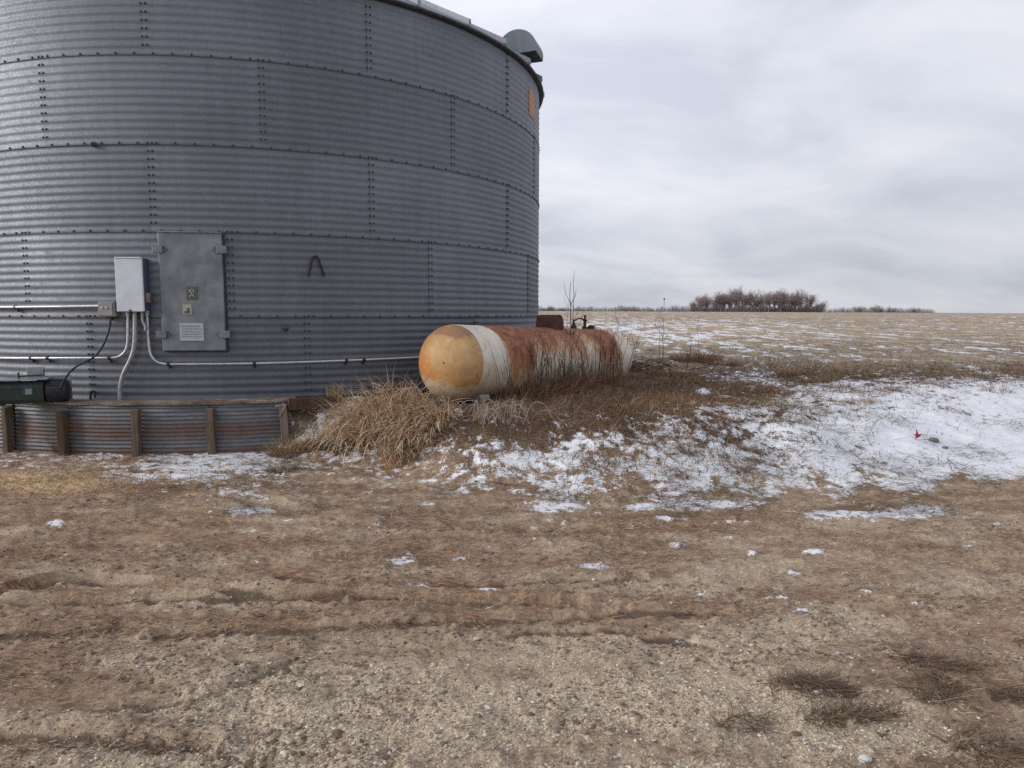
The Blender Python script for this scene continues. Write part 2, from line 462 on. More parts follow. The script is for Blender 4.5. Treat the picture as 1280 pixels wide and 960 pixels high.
# control points surveyed from the photograph: (px, py, snow cover)
SNOW = np.array([(1000,470,.30),(1100,455,.33),(1250,455,.33),(870,460,.35),(950,472,.52),(900,490,.28),(830,490,.10),(760,500,.12),(690,500,.10),
 (1050,490,.64),(1150,500,.72),(1260,510,.80),(950,520,.57),(1050,540,.74),(1150,550,.88),(1260,560,.92),(1350,560,.95),(1500,570,.8),
 (850,540,.52),(750,550,.56),(680,580,.62),(620,570,.52),(600,540,.30),(660,545,.34),(720,530,.25),(700,512,.22),(760,525,.30),(400,528,.55),(430,512,.40),(850,590,.66),(950,580,.58),(1050,580,.74),(1150,590,.82),(1260,588,.88),(1400,590,.8),
 (700,605,.66),(850,618,.60),(950,612,.55),(1050,606,.55),(1130,604,.6),(1190,620,.05),(1270,612,.0),(640,600,.50),(600,600,.42),(550,600,.44),(500,590,.42),(420,570,.50),(350,572,.56),
 (300,575,.66),(240,585,.66),(180,590,.48),(140,585,.44),(60,578,.35),(30,582,.42),(-60,590,.3),(0,610,.1),(120,610,.12),(200,612,.3),(300,610,.36),(400,605,.25),(520,615,.22),
 (640,628,.25),(760,632,.25),(900,632,.20),(1000,630,.12),(1100,622,.05),
 (0,660,.04),(200,650,.06),(400,640,.10),(600,655,.04),(800,660,.05),(1000,665,.06),(1200,665,.04),(1400,640,.1),
 (0,720,0),(300,720,-.05),(640,720,0),(960,720,0),(1280,720,0),(0,850,-.3),(640,850,-.3),(1280,850,-.3),(640,1100,-.5),(0,1100,-.5),(1280,1100,-.5),
 (700,397,0.33),(720,402,0.43),(800,408,0.48),(850,420,0.46),(900,412,0.43),(1000,410,0.35),(1100,400,0.26),(1250,400,0.27),(1150,410,0.32),(1250,420,0.29),(950,435,0.39),(1050,430,0.33),(1200,435,0.32),(1260,445,0.32),(1000,448,0.29),(880,393,.26),(1000,393,.22)], float)
PATCH = [(505,701,22,5),(575,700,15,3),(735,709,27,4),(845,681,16,6),(1014,690,22,5),(610,739,24,4),(525,731,22,3),(1150,641,60,9),(1050,644,50,7),(320,640,30,5),(70,655,16,4),
 (690,634,34,5),(970,747,25,4),(1002,766,14,3),(880,742,14,4),(1207,684,14,3),(365,726,12,3),(520,755,16,3),(320,702,16,3),(830,648,12,3),(70,730,20,3),(1150,753,10,2),(995,716,14,3),
 (1085,738,14,2),(940,690,8,3),(800,635,24,4),(900,631,40,5),(880,490,10,3),(790,660,8,3),(1045,770,8,3),(950,772,8,3),(400,690,4,3),(530,792,5,3),(310,788,4,3),(1245,655,14,3)]
def snow_cover(x, y, z):
    px, py = proj(x, y, z)
    far = np.asarray(y) < .8
    px = np.clip(px, -300, 1700); py = np.where(far, 1200, np.clip(py, 392, 1200))
    v = np.log(np.maximum(py-380, 5))
    out_ = np.zeros_like(px); n = len(px); CH = 60000
    sx, sv = SNOW[:, 0]/70, np.log(SNOW[:, 1]-380)*7
    for i in range(0, n, CH):
        d2 = (px[i:i+CH, None]/70-sx)**2 + (v[i:i+CH, None]*7-sv)**2
        w = 1/(d2+.06)**2
        out_[i:i+CH] = (w*SNOW[:, 2]).sum(1)/w.sum(1)
    for a, b, w, h in PATCH:
        out_ += .66*np.exp(-(((px-a)/w)**2+((py-b)/h)**2))
    return out_
def snow_value(x, y, z):
    c = snow_cover(x, y, z)
    d = np.hypot(x, y)
    near = .45*fbm(x*3.6, y*4.8, 60, 4, .62)+.55*(.5+(fbm(x*10, y*13, 63, 4, .7)-.5)*1.35)
    farn = .5+(fbm(x*2.4, y*.55, 61, 4, .7)-.5)*1.35
    k = sst(12, 28, d)
    n = near*(1-k)+farn*k
    return .5 + (c-.5)*.95 + (n-.5)*1.0
def gravel_value(x, y, z):
    px, py = proj(x, y, z); py = np.where(y < .8, 1100, py)
    g = .50*sst(700, 930, py) + .35*np.exp(-(((px-400)/300)**2+((py-900)/80)**2)) + .3*np.exp(-(((px-760)/300)**2+((py-880)/110)**2)) + .2*np.exp(-(((px-1150)/200)**2+((py-720)/60)**2))
    g -= .35*np.exp(-(((px-120)/160)**2+((py-860)/40)**2)) + .25*np.exp(-(((px-560)/130)**2+((py-815)/22)**2)) + .5*np.exp(-(((px-1230)/60)**2+((py-870)/60)**2))
    return g + (fbm(x*1.1, y*3.0, 70, 5, .64)-.5)*1.8
def corn_value(x, y, z):
    px, py = proj(x, y, z)
    return (np.exp(-(((px-40)/110)**2+((py-604)/16)**2)) + .8*np.exp(-(((px-110)/60)**2+((py-574)/8)**2))) * (y > 2) * (.4+fbm(x*3, y*3, 72, 3))

# ------------------------------------------------------------------ ground
def build_ground():
    ang = np.concatenate([np.arange(-180, -50, 2.5), np.arange(-50, -46, 1.0), np.arange(-46, 46, .155), np.arange(46, 50, 1.0), np.arange(50, 180, 2.5)])*math.pi/180
    rad = [.25, .6, 1.0, 1.4]
    r = 1.8
    while r < 3600:
        rad.append(r)
        r *= 1.0062 if r < 26 else (1.012 if r < 60 else (1.022 if r < 260 else 1.06))
    rad = np.array(rad); na, nr = len(ang), len(rad)
    A, RR = np.meshgrid(ang, rad)
    x = (RR*np.sin(A)).ravel(); y = (RR*np.cos(A)).ravel()
    z = big_h(x, y)
    sn = snow_value(x, y, z); gr = gravel_value(x, y, z); co = corn_value(x, y, z)
    z = z + small_h(x, y, sn, gr) + rut_h(x, y)
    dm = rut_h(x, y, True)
    field = sst(13, 17, y - .12*np.maximum(-x+2, 0) + (fbm(x*.5, y*.5, 80, 3)-.5)*3)*(x > -6)
    slope = sst(.08, .45, big_h(x, y))*(1-field)
    V = np.vstack([np.stack([x, y, z], 1), [[0, 0, 0]]])
    i = np.arange(nr-1)[:, None]*na; j = np.arange(na)[None, :]; j2 = (j+1) % na
    q = np.stack([i+j, i+j2, i+na+j2, i+na+j], -1).reshape(-1, 4)[:, ::-1]
    c = len(V)-1
    tri = np.stack([np.full(na, c), np.arange(na), (np.arange(na)+1) % na], 1)[:, ::-1]
    at = {k: np.append(v, v[0]) for k, v in dict(snow=sn, gravel=gr, corn=co, damp_shade=dm, field=field, slope=slope).items()}
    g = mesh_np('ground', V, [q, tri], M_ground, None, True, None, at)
    tag(g, kind='structure'); return g
def hz(x, y):
    x = np.atleast_1d(np.asarray(x, float)); y = np.atleast_1d(np.asarray(y, float))
    z = big_h(x, y); sn = snow_value(x, y, z)
    return z + small_h(x, y, sn, None) + rut_h(x, y)
def hz1(x, y): return float(hz(x, y)[0])

def ground_mat():
    m = NM('ground_mixed'); v = m.geo()
    aS, aG, aC, aF, aL = (m.attr(k) for k in ('snow', 'gravel', 'corn', 'field', 'slope'))
    n_big = m.noise(v, .9, 6, .6); n_mid = m.noise(v, 7, 6, .65); n_fin = m.noise(v, 45, 5, .65); n_vf = m.noise(v, 160, 3, .6)
    f1 = m.noise(m.map(v, (9, 75, 0), (0, 0, R(20))), 1.0, 4, .6, .6)
    f2 = m.noise(m.map(v, (10, 75, 0), (0, 0, R(-38))), 1.0, 4, .6, .6)
    f3 = m.noise(m.map(v, (12, 90, 0), (0, 0, R(52))), 1.0, 4, .6, .6)
    fib = m.math('MAXIMUM', m.math('MAXIMUM', f1, f2), f3)
    # damp soil and trampled chaff
    dirt = m.ramp(m.math('ADD', m.math('MULTIPLY', n_mid, .55), m.math('MULTIPLY', n_fin, .45)),
                  [(.33, (.06, .040, .028)), (.45, (.145, .102, .072)), (.56, (.235, .175, .125)), (.70, (.34, .27, .205))])
    chaff = m.ramp(fib, [(.46, (.038, .021, .014)), (.55, (.110, .064, .040)), (.66, (.215, .138, .088)), (.78, (.40, .30, .21))])
    n_str = m.noise(m.map(v, (.75, 2.6, 0), (0, 0, R(-3))), 1.3, 6, .62, .3)
    k_ch = m.rng(m.math('ADD', m.math('MULTIPLY', n_str, .8), m.math('MULTIPLY', n_mid, .4)), .52, .68)
    c = m.mix(m.math('MULTIPLY', k_ch, .85), dirt, chaff)
    c = m.mix(m.math('MULTIPLY', m.rng(m.noise(v, .55, 4, .6), .5, .68), .4), c, (.26, .19, .135))
    c = m.mix(m.math('MULTIPLY', m.rng(m.math('ADD', aG, m.math('MULTIPLY', m.math('SUBTRACT', n_mid, .5), 1.2)), -.15, .55), .56), c, m.mix(n_fin, (.172, .137, .102), (.350, .296, .235)))
    # crushed limestone
    vo = m.vor(m.map(v, (1, 1, 1)), 62); vo2 = m.vor(v, 150)
    sc = m.n('ShaderNodeSeparateColor'); m.put(sc.inputs[0], vo.outputs['Color'])
    sc2 = m.n('ShaderNodeSeparateColor'); m.put(sc2.inputs[0], vo2.outputs['Color'])
    st1 = m.ramp(sc.outputs[0], [(0., (.15, .12, .084)), (.5, (.29, .242, .178)), (.8, (.36, .312, .245)), (1., (.47, .43, .365))])
    st2 = m.ramp(sc2.outputs[0], [(0., (.14, .108, .073)), (.55, (.275, .225, .16)), (1., (.40, .35, .28))])
    pick = m.rng(m.math('ADD', vo.outputs['Distance'], m.math('MULTIPLY', n_fin, .35)), .52, .62)
    stone = m.mix(pick, st1, st2)
    gfac = m.rng(m.math('ADD', aG, m.math('ADD', m.math('MULTIPLY', m.math('SUBTRACT', n_fin, .5), 1.6), m.math('MULTIPLY', m.math('SUBTRACT', n_mid, .5), 1.4))), .15, 1.0)
    c = m.mix(m.math('MULTIPLY', gfac, .80), c, stone)
    # bank: dark sod and dead grass
    sod = m.ramp(m.math('ADD', m.math('MULTIPLY', fib, .6), m.math('MULTIPLY', n_fin, .4)),
                 [(.42, (.024, .015, .011)), (.54, (.068, .043, .029)), (.68, (.145, .10, .066))])
    c = m.mix(aL, c, sod)
    # stubble field
    fn = m.noise(m.map(v, (.55, .9, 1)), 1.0, 6, .68); fn2 = m.noise(m.map(v, (3.5, 1.2, 1)), 1.0, 5, .7)
    fcol = m.ramp(m.math('ADD', m.math('MULTIPLY', fn, .5), m.math('MULTIPLY', fn2, .5)),
                  [(.36, (.066, .050, .040)), (.47, (.142, .112, .085)), (.57, (.225, .182, .132)), (.70, (.32, .27, .185))])
    yel = m.rng(m.noise(m.map(v, (.05, .035, 1)), 1.0, 3, .5), .52, .66)
    fcol = m.mix(m.math('MULTIPLY', yel, .35), fcol, (.22, .165, .095))
    c = m.mix(aF, c, fcol)
    # spilled corn
    cv = m.vor(v, 95); cs = m.n('ShaderNodeSeparateColor'); m.put(cs.inputs[0], cv.outputs['Color'])
    ccol = m.ramp(cs.outputs[0], [(0., (.20, .13, .07)), (.5, (.33, .225, .125)), (1., (.40, .31, .195))])
    c = m.mix(m.rng(m.math('ADD', aC, m.math('MULTIPLY', m.math('SUBTRACT', n_fin, .5), 1.4)), .46, .80, 0, .8), c, ccol)
    vs_ = m.n('ShaderNodeVectorMath', operation='MULTIPLY'); m.put(vs_.inputs[0], c); vs_.inputs[1].default_value = (2.04, 2.0, 1.93); c = vs_.outputs[0]
    c = m.mix(m.math('MULTIPLY', m.rng(m.math('ADD', m.attr('damp_shade'), m.math('MULTIPLY', m.math('SUBTRACT', n_fin, .5), .6)), .30, .80), .80), c, (.10, .070, .048))  # groove shade and damp soil painted dark along the ruts
    # snow
    fsn = m.noise(m.map(v, (3.4, 1.3, 1)), 1.0, 6, .72)
    det = m.math('ADD', m.math('MULTIPLY', m.math('SUBTRACT', n_fin, .5), .75), m.math('ADD', m.math('MULTIPLY', m.math('SUBTRACT', n_mid, .5), 1.0), m.math('MULTIPLY', m.math('SUBTRACT', fib, .56), -.75)))
    detf = m.math('MULTIPLY', m.math('SUBTRACT', fsn, .5), 1.7)
    dmix = m.math('ADD', m.math('MULTIPLY', det, m.math('SUBTRACT', 1.0, aF)), m.math('MULTIPLY', detf, aF))
    sfac = m.rng(m.math('ADD', aS, dmix), .44, .61)
    scol = m.mix(m.rng(n_mid, .3, .7), (.68, .70, .75), (.80, .805, .83))
    grit = m.rng(n_vf, .66, .78)
    scol = m.mix(m.math('MULTIPLY', grit, .35), scol, (.30, .25, .2))
    c = m.mix(sfac, c, scol)
    rough = m.math('ADD', .93, m.math('MULTIPLY', sfac, -.25))
    h = m.math('ADD', m.math('MULTIPLY', n_fin, .022), m.math('MULTIPLY', n_vf, .007))
    h = m.math('ADD', h, m.math('MULTIPLY', m.math('MULTIPLY', m.math('SUBTRACT', .6, vo.outputs['Distance']), gfac), .010))
    h = m.math('ADD', h, m.math('MULTIPLY', fib, .010))
    h = m.math('MULTIPLY', h, m.math('SUBTRACT', 1.0, m.math('MULTIPLY', sfac, .72)))
    h = m.math('ADD', h, m.math('MULTIPLY', sfac, .012))
    return m.fin(c, rough, 0.0, m.bump(h, 1.0, .9), .25)
M_ground = ground_mat()
build_ground()

# ------------------------------------------------------------------ grain bin
bin_root = thing('grain_bin', 'huge round corrugated galvanised steel grain bin on a low retaining wall', 'grain bin', (BC.x, BC.y, BASE))
PH0 = [-.1397, -.3144, .0347, -.2295, .0346]          # first seam of each ring, bottom ring first
STEP = 2*math.pi/12
def corr(z): return .0042*math.cos(2*math.pi*z/(RING/11))
def ring_mesh(k):
    z0 = k*RING; nz_ = 11*8; npan = 12; per = 22
    off = .0035*(k % 2)
    z = z0 + np.linspace(-.02 if k else 0, RING, nz_+1)
    rr = BR + off + .0042*np.cos(2*np.pi*z/(RING/11))
    phs = []
    lap = []
    for p in range(npan):
        a = PH0[k] + p*STEP
        for q in range(per):
            phs.append(a + STEP*q/(per-1)*(1+.0105)); lap.append(.0035*(1-q/(per-1)))
    phs = np.array(phs); lap = np.array(lap); n = len(phs)
    P, Z = np.meshgrid(phs, z); Rr = rr[:, None] + lap[None, :]
    V = np.stack([Rr*np.sin(P), -Rr*np.cos(P), Z], -1).reshape(-1, 3)
    i = np.arange(nz_)[:, None]*n; j = np.array([q for q in range(n-1) if (q+1) % per != 0])[None, :]
    F = np.stack([i+j, i+j+1, i+n+j+1, i+n+j], -1).reshape(-1, 4)
    pvals = np.tile(np.repeat(np.random.default_rng(k+3).random(npan), per), nz_+1)
    o = mesh_np('wall_ring', V, [F], M_bin, bin_root, True, None, {'panel': pvals})
    return o
HEX = [(.0, .0)] 
def bolts(points, r=.012, h=.012):
    """points: (phi, z, offset) -> one mesh of hex heads on washers"""
    V, F6, F4 = [], [], []
    for ph, z, off in points:
        n = Vector((math.sin(ph), -math.cos(ph), 0)); t = Vector((math.cos(ph), math.sin(ph), 0)); u = Vector((0, 0, 1))
        c = n*(BR+off) + u*z; o = len(V)
        for hh, rr in ((-.004, r*1.5), (.004, r*1.4), (h, r*.8)):
            for k in range(6):
                a = k*math.pi/3
                V.append(c + n*hh + (t*math.cos(a)+u*math.sin(a))*rr)
        for s_ in range(2):
            for k in range(6):
                a = o+s_*6+k; b = o+s_*6+(k+1) % 6
                F4.append((a, b, b+6, a+6))
        F6.append(tuple(o+12+k for k in range(6)))
    return V, F4, F6
for k in range(5):
    ring_mesh(k)
    pts = []
    if k:
        for i in range(144): pts.append((PH0[k]+STEP/24+i*STEP/12, k*RING, .011))
    for p in range(12):
        for q in range(11):
            zz = k*RING + (q+.5)*RING/11 + RING/22
            for dx in (-.028, .028): pts.append((PH0[k]+p*STEP+dx/BR+.004, zz, .012))
    V, F4, F6 = bolts(pts, .0105)
    bo = mesh_np('bolts', np.array([tuple(v) for v in V]), [np.array(F4), np.array(F6)], M_bolt, bin_root, False); bo['kind'] = 'stuff'
# thin dark lap line (caulk and overlap shadow modelled as a dark strip) where each ring overlaps the next
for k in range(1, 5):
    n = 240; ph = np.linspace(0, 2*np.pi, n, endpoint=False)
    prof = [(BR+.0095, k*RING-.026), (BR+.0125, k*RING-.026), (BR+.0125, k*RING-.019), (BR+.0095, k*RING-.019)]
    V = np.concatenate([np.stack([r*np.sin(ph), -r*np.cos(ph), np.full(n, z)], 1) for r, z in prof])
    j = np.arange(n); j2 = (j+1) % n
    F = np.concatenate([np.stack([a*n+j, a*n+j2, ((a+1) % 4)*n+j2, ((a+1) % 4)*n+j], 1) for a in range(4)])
    mesh_np('lap_caulk_shadow', V, [F], M_eave, bin_root, True)
# roof: 36 flat panels with raised ribs
ER, EZ, SL = BR+.10, 5*RING-.03, math.tan(R(29))
mb = MB(); NR = 36
pr = .45; PZ = EZ + (ER-pr)*SL
for i in range(NR):
    a0 = 2*math.pi*i/NR; a1 = 2*math.pi*(i+1)/NR
    for (r0, z0, r1, z1) in ((ER, EZ, pr, PZ),):
        q = [(r0*math.sin(a0), -r0*math.cos(a0), z0), (r0*math.sin(a1), -r0*math.cos(a1), z0), (r1*math.sin(a1), -r1*math.cos(a1), z1), (r1*math.sin(a0), -r1*math.cos(a0), z1)]
        low = [(v[0], v[1], v[2]-.02) for v in q]
        mb.add(q+low, [(0,1,2,3), (7,6,5,4), (0,4,5,1)])
mb.build('roof', M_roof, bin_root)
mb = MB()
for i in range(NR):
    a = 2*math.pi*i/NR; d = Vector((math.sin(a), -math.cos(a), 0)); t = Vector((math.cos(a), math.sin(a), 0))
    p0 = d*(ER+.015) + Vector((0, 0, EZ)); p1 = d*pr + Vector((0, 0, PZ+.006))
    w = t*.032; u = Vector((0, 0, .085))
    vs = [p0-w, p0+w, p0+w*.6+u, p0-w*.6+u, p1-w*.5, p1+w*.5, p1+w*.3+u*.8, p1-w*.3+u*.8]
    mb.add(vs, [(0,1,2,3), (7,6,5,4), (1,5,6,2), (3,2,6,7), (0,3,7,4)])
mb.build('roof_ribs', M_roof, bin_root)
mb = MB(); n = 240                                       # eave flashing: dark skirt under the roof edge
prof = [(BR+.012, 5*RING-.085), (BR+.034, 5*RING-.09), (ER-.012, EZ-.045), (ER-.004, EZ-.022), (BR+.012, EZ-.022)]
for r, z in prof:
    for i in range(n):
        a = 2*math.pi*i/n; mb.v.append(Vector((r*math.sin(a), -r*math.cos(a), z)))
for k in range(5):
    for i in range(n):
        mb.f.append((k*n+i, k*n+(i+1) % n, ((k+1) % 5)*n+(i+1) % n, ((k+1) % 5)*n+i))
mb.build('eave_flashing', M_eave, bin_root, True)
mb = MB(); mb.lathe([(.5, PZ-.05), (.55, PZ+.05), (.35, PZ+.22), (.05, PZ+.27)], Matrix.Identity(4), 24)
mb.build('roof_cap', M_roof, bin_root, True)
# orange patch: a sheet of faded paint on the top ring, near the right edge
pa, pb = phi_of(at_bin(659.5, 140)), phi_of(at_bin(668.5, 140))
zt, zb_ = 4*RING+.80, 4*RING+.27
zz = np.linspace(zb_, zt, 60); pp = np.linspace(pa, pb, 14)
P, Z = np.meshgrid(pp, zz); Rr = BR+.0095+.0042*np.cos(2*np.pi*Z/(RING/11))
V = np.stack([Rr*np.sin(P), -Rr*np.cos(P), Z], -1).reshape(-1, 3)
i = np.arange(59)[:, None]*14; j = np.arange(13)[None, :]
mesh_np('orange_patch', V, [np.stack([i+j, i+j+1, i+14+j+1, i+14+j], -1).reshape(-1, 4)], M_orange, bin_root, True, None,
        {'edge': (np.maximum(np.abs(np.linspace(-1, 1, 14))[None, :]**2.0, np.abs(np.linspace(-1, 1, 60))[:, None]**2.5)*.75).ravel()})
om = M_orange.node_tree; tr_ = om.nodes.new('ShaderNodeBsdfTransparent'); mx_ = om.nodes.new('ShaderNodeMixShader'); gn_ = om.nodes.new('ShaderNodeTexCoord'); no_ = om.nodes.new('ShaderNodeTexNoise'); no_.inputs['Scale'].default_value = 7; no_.inputs['Detail'].default_value = 6
om.links.new(gn_.outputs['Object'], no_.inputs['Vector']); at_ = om.nodes.new('ShaderNodeAttribute'); at_.attribute_name = 'edge'; ad_ = om.nodes.new('ShaderNodeMath'); ad_.operation = 'ADD'
om.links.new(no_.outputs[0], ad_.inputs[0]); om.links.new(at_.outputs['Fac'], ad_.inputs[1]); cr_ = om.nodes.new('ShaderNodeMapRange'); om.links.new(ad_.outputs[0], cr_.inputs[0]); cr_.inputs[1].default_value = .80; cr_.inputs[2].default_value = 1.15
pb_ = [q for q in om.nodes if q.type == 'BSDF_PRINCIPLED'][0]; oo_ = [q for q in om.nodes if q.type == 'OUTPUT_MATERIAL'][0]
om.links.new(cr_.outputs[0], mx_.inputs[0]); om.links.new(pb_.outputs[0], mx_.inputs[1]); om.links.new(tr_.outputs[0], mx_.inputs[2]); om.links.new(mx_.outputs[0], oo_.inputs[0])
# roof vents: half-round hoods with their mouths turned down the slope
def roof_vent(phi, rr, parent):
    d = Vector((math.sin(phi), -math.cos(phi), 0)); t = Vector((math.cos(phi), math.sin(phi), 0)); u = Vector((0, 0, 1))
    c = d*rr + u*(EZ+(ER-rr)*SL+.02)
    root = bpy.data.objects.new('roof_vent', None); COL.objects.link(root); root.parent = parent
    root.location = c
    rad = .33; hw = .27; up = .17
    mb = MB(); N = 20
    # hood outline in the (d, u) plane: mouth edge leans down-slope
    arc = []
    for i in range(N+1):
        a = R(-12) + R(186)*i/N
        arc.append(d*(math.cos(a)*rad*1.08+.06) + u*(math.sin(a)*rad+up-.05))
    arc.append(d*(-.30) + u*.02)
    n_ = len(arc)
    L_ = [p - t*hw for p in arc]; R_ = [p + t*hw for p in arc]
    mb.add(L_+R_, [tuple(range(n_))[::-1], tuple(range(n_, 2*n_))] + [(k, k+1, n_+k+1, n_+k) for k in range(n_-1)])
    mb.build('hood', M_vent, root, True)
    mb = MB()
    a0 = arc[0]; a1 = arc[-1]
    lip = a0 - u*.012; bk = a1*1.0 + d*.02
    mb.add([lip - t*(hw-.015), lip + t*(hw-.015), bk + t*(hw-.015), bk - t*(hw-.015)] + [q - u*.006 for q in (lip - t*(hw-.015), lip + t*(hw-.015), bk + t*(hw-.015), bk - t*(hw-.015))],
           [(0,1,2,3), (7,6,5,4), (0,4,5,1), (2,6,7,3), (1,5,6,2), (3,7,4,0)])
    mb.build('mouth_dark_plate', M_eave, root)  # dark plate stands in for the dark opening under the hood
    mb = MB(); mb.box((0, 0, .05), (.40, .40, .14), Matrix((tuple(d), tuple(t), tuple(u))).transposed(), .01)
    mb.build('curb', M_vent, root)
roof_vent(R(74), BR-.24, bin_root)
roof_vent(R(74)+2*math.pi/3, BR-.24, bin_root)
roof_vent(R(74)-2*math.pi/3, BR-.24, bin_root)

def local_frame(P):
    ph = phi_of(P)
    n_ = Vector((math.sin(ph), -math.cos(ph), 0)); t = Vector((math.cos(ph), math.sin(ph), 0)); u = Vector((0, 0, 1))
    return n_, t, u, Matrix((tuple(t), tuple(n_), tuple(u))).transposed()   # local x = along wall, y = outwards, z = up
# access door
dP = at_bin(239.5, 364.5, .09); n_, t, u, Mx = local_frame(dP)
DW, DH = .80, 1.565
door = bpy.data.objects.new('access_door', None); COL.objects.link(door); door.parent = bin_root
door.location = dP - Vector(bin_root.location)
def dchild(mb, name, mat, smooth=False):
    mb.v = [Mx @ v for v in mb.v]; return mb.build(name, mat, door, smooth)
mb = MB(); mb.box((0, -.035, 0), (DW, .055, DH), None, .012)
mb.box((0, 0.0, DH/2-.012), (DW-.01, .03, .02), None, .006); dchild(mb, 'door_panel', M_door)
mb = MB(); mb.box((.012, -.105, -.006), (DW+.012, .085, DH+.012), None, .006)  # dark box set right and low, painting in the door edge's shade
dchild(mb, 'door_edge_shade', M_eave)
for sx in (-1, 1):
    for sz in (-.72, .70):
        mb = MB(); x = sx*(DW/2+.0)
        mb.box((x, .008, sz*DH/2*1.0), (.13, .022, .10), None, .006)
        latch = dchild(mb, 'latch', M_door)
        b = MB()
        for dz in (-.028, .028):
            b.lathe([(.010, 0), (.010, .01), (.006, .013)], Matrix.Translation((x-sx*.075, .0, sz*DH/2+dz)) @ Matrix.Rotation(-math.pi/2, 4, 'X'), 8)
        b.lathe([(.010, 0), (.010, .01), (.006, .013)], Matrix.Translation((x-sx*.105, .0, sz*DH/2)) @ Matrix.Rotation(-math.pi/2, 4, 'X'), 8)
        b.v = [Mx @ v for v in b.v]; b.build('bolt', M_bolt, latch)
mb = MB(); mb.box((.0, -.002, -.02), (.135, .008, .17), None, .002); p = dchild(mb, 'sticker', M_plate3); p['label'] = 'dark square sticker with a pale pictogram'
b = MB()
for a0, a1 in (((-.02, .03), (.03, -.05)), ((.02, .05), (.03, .01)), ((-.03, -.05), (.0, -.02)), ((.0, .05), (-.03, .02))):
    q = [Vector((a0[0], .0035, -.02+a0[1])), Vector((a1[0], .0035, -.02+a1[1]))]; b.tube(q, .008, 5)
b.v = [Mx @ v for v in b.v]; b.build('pictogram', M_yellow, p)
mb = MB(); mb.box((-.065, -.002, -.235), (.11, .008, .13), None, .002); p = dchild(mb, 'sticker', M_yellow); p['label'] = 'pale yellowish square sticker'
b = MB()
b.box((-.05, .003, -.25), (.035, .004, .07), None); b.box((-.085, .003, -.27), (.03, .004, .03), None)
b.v = [Mx @ v for v in b.v]; b.build('pictogram', M_plate3, p)
mb = MB(); mb.box((-.02, -.002, -.53), (.30, .008, .235), None, .002); p = dchild(mb, 'notice_plate', M_plate); p['label'] = 'pale notice with rows of small illegible print'
b = MB()
for r_ in range(5):
    zz_ = -.53+.075-r_*.034; x = -.02-.125
    while x < .10:
        w = random.uniform(.02, .07); w = min(w, .105-x); b.box((x+w/2, .003, zz_), (w, .003, .015 if r_ else .022), None); x += w+.012
b.v = [Mx @ v for v in b.v]; b.build('print', M_plate2, p)

# small plugs on the wall
for i, (px, py, rr, nm, lb) in enumerate([(117, 180.5, .035, 'wall_plug', 'dark round plug high on the wall'), (357, 410, .045, 'wall_plug', 'dark round plug above the long conduit')]):
    P = at_bin(px, py, .012); nn, tt, uu, MM = local_frame(P)
    mb = MB(); mb.lathe([(rr, 0), (rr, .02), (rr*.55, .03), (rr*.5, .055), (.01, .06)], Matrix.Translation(P-Vector(bin_root.location)) @ MM.to_4x4() @ Matrix.Rotation(-math.pi/2, 4, 'X'), 10)
    o = mb.build(nm, M_bolt, bin_root, True); o['label'] = lb
# hanging hook shaped like a hairpin
hp = [(386, 345), (386.5, 340), (388.5, 333), (389.5, 325), (391, 321.5), (394, 320.5), (397, 321.5), (398.5, 325), (401, 333), (404, 341), (405, 345)]
mb = MB(); mb.tube(bez([at_bin(a, b, .05) for a, b in hp], 5), [.020]*5+[.016]*41+[.022]*5, 8)
hk = mb.build('wire_hook', M_blackiron, None, True); 
hk.data.update()
tag(hk, 'black hairpin shaped iron hook hanging on the bare bin wall', 'hook')

# ------------------------------------------------------------------ electrical boxes and conduits on the wall
cb = at_bin(165, 356, .13); nn, tt, uu, MM = local_frame(cb)
ctrl = thing('control_box', 'white electrical control box mounted beside the bin door', 'electrical box', cb - Vector((0, 0, .36)))
cH = Vector((0, 0, .36))
def cchild(mb, name, mat, smooth=False, par=None):
    mb.v = [MM @ v + cH for v in mb.v]; return mb.build(name, mat, par or ctrl, smooth)
mb = MB(); mb.box((0, -.055, 0), (.335, .15, .69), None, .008); cchild(mb, 'enclosure', M_boxside)
mb = MB(); mb.box((-.012, .035, .0), (.36, .03, .70), None, .01); mb.box((-.012, .045, .345), (.34, .03, .02), None, .006); cov = cchild(mb, 'cover', M_white)
mb = MB(); mb.box((-.012, .055, -.335), (.03, .015, .03), None, .004); cchild(mb, 'cover_clip', M_bolt, par=cov)
mb = MB(); mb.box((.195, -.02, -.17), (.05, .06, .13), None, .008); o = cchild(mb, 'switch_lever', simple('lever_rust', (.16, .11, .10), (.24, .18, .17), 10)); o['label'] = 'dull reddish side switch lever'
mb = MB()
for px, py, dn in ((160, 388, .0), (169, 388, 0), (178, 388, 0), (184, 388, 0)):
    q = at_bin(px, py, .07) - cb
    mb.v += []; 
    l = MM.transposed() @ q
    mb.lathe([(.026, -.03), (.026, .01), (.034, .012), (.034, .03)], Matrix.Translation((l.x, l.y, -.37)), 10)
cchild(mb, 'hub_fittings', M_cond2, True)

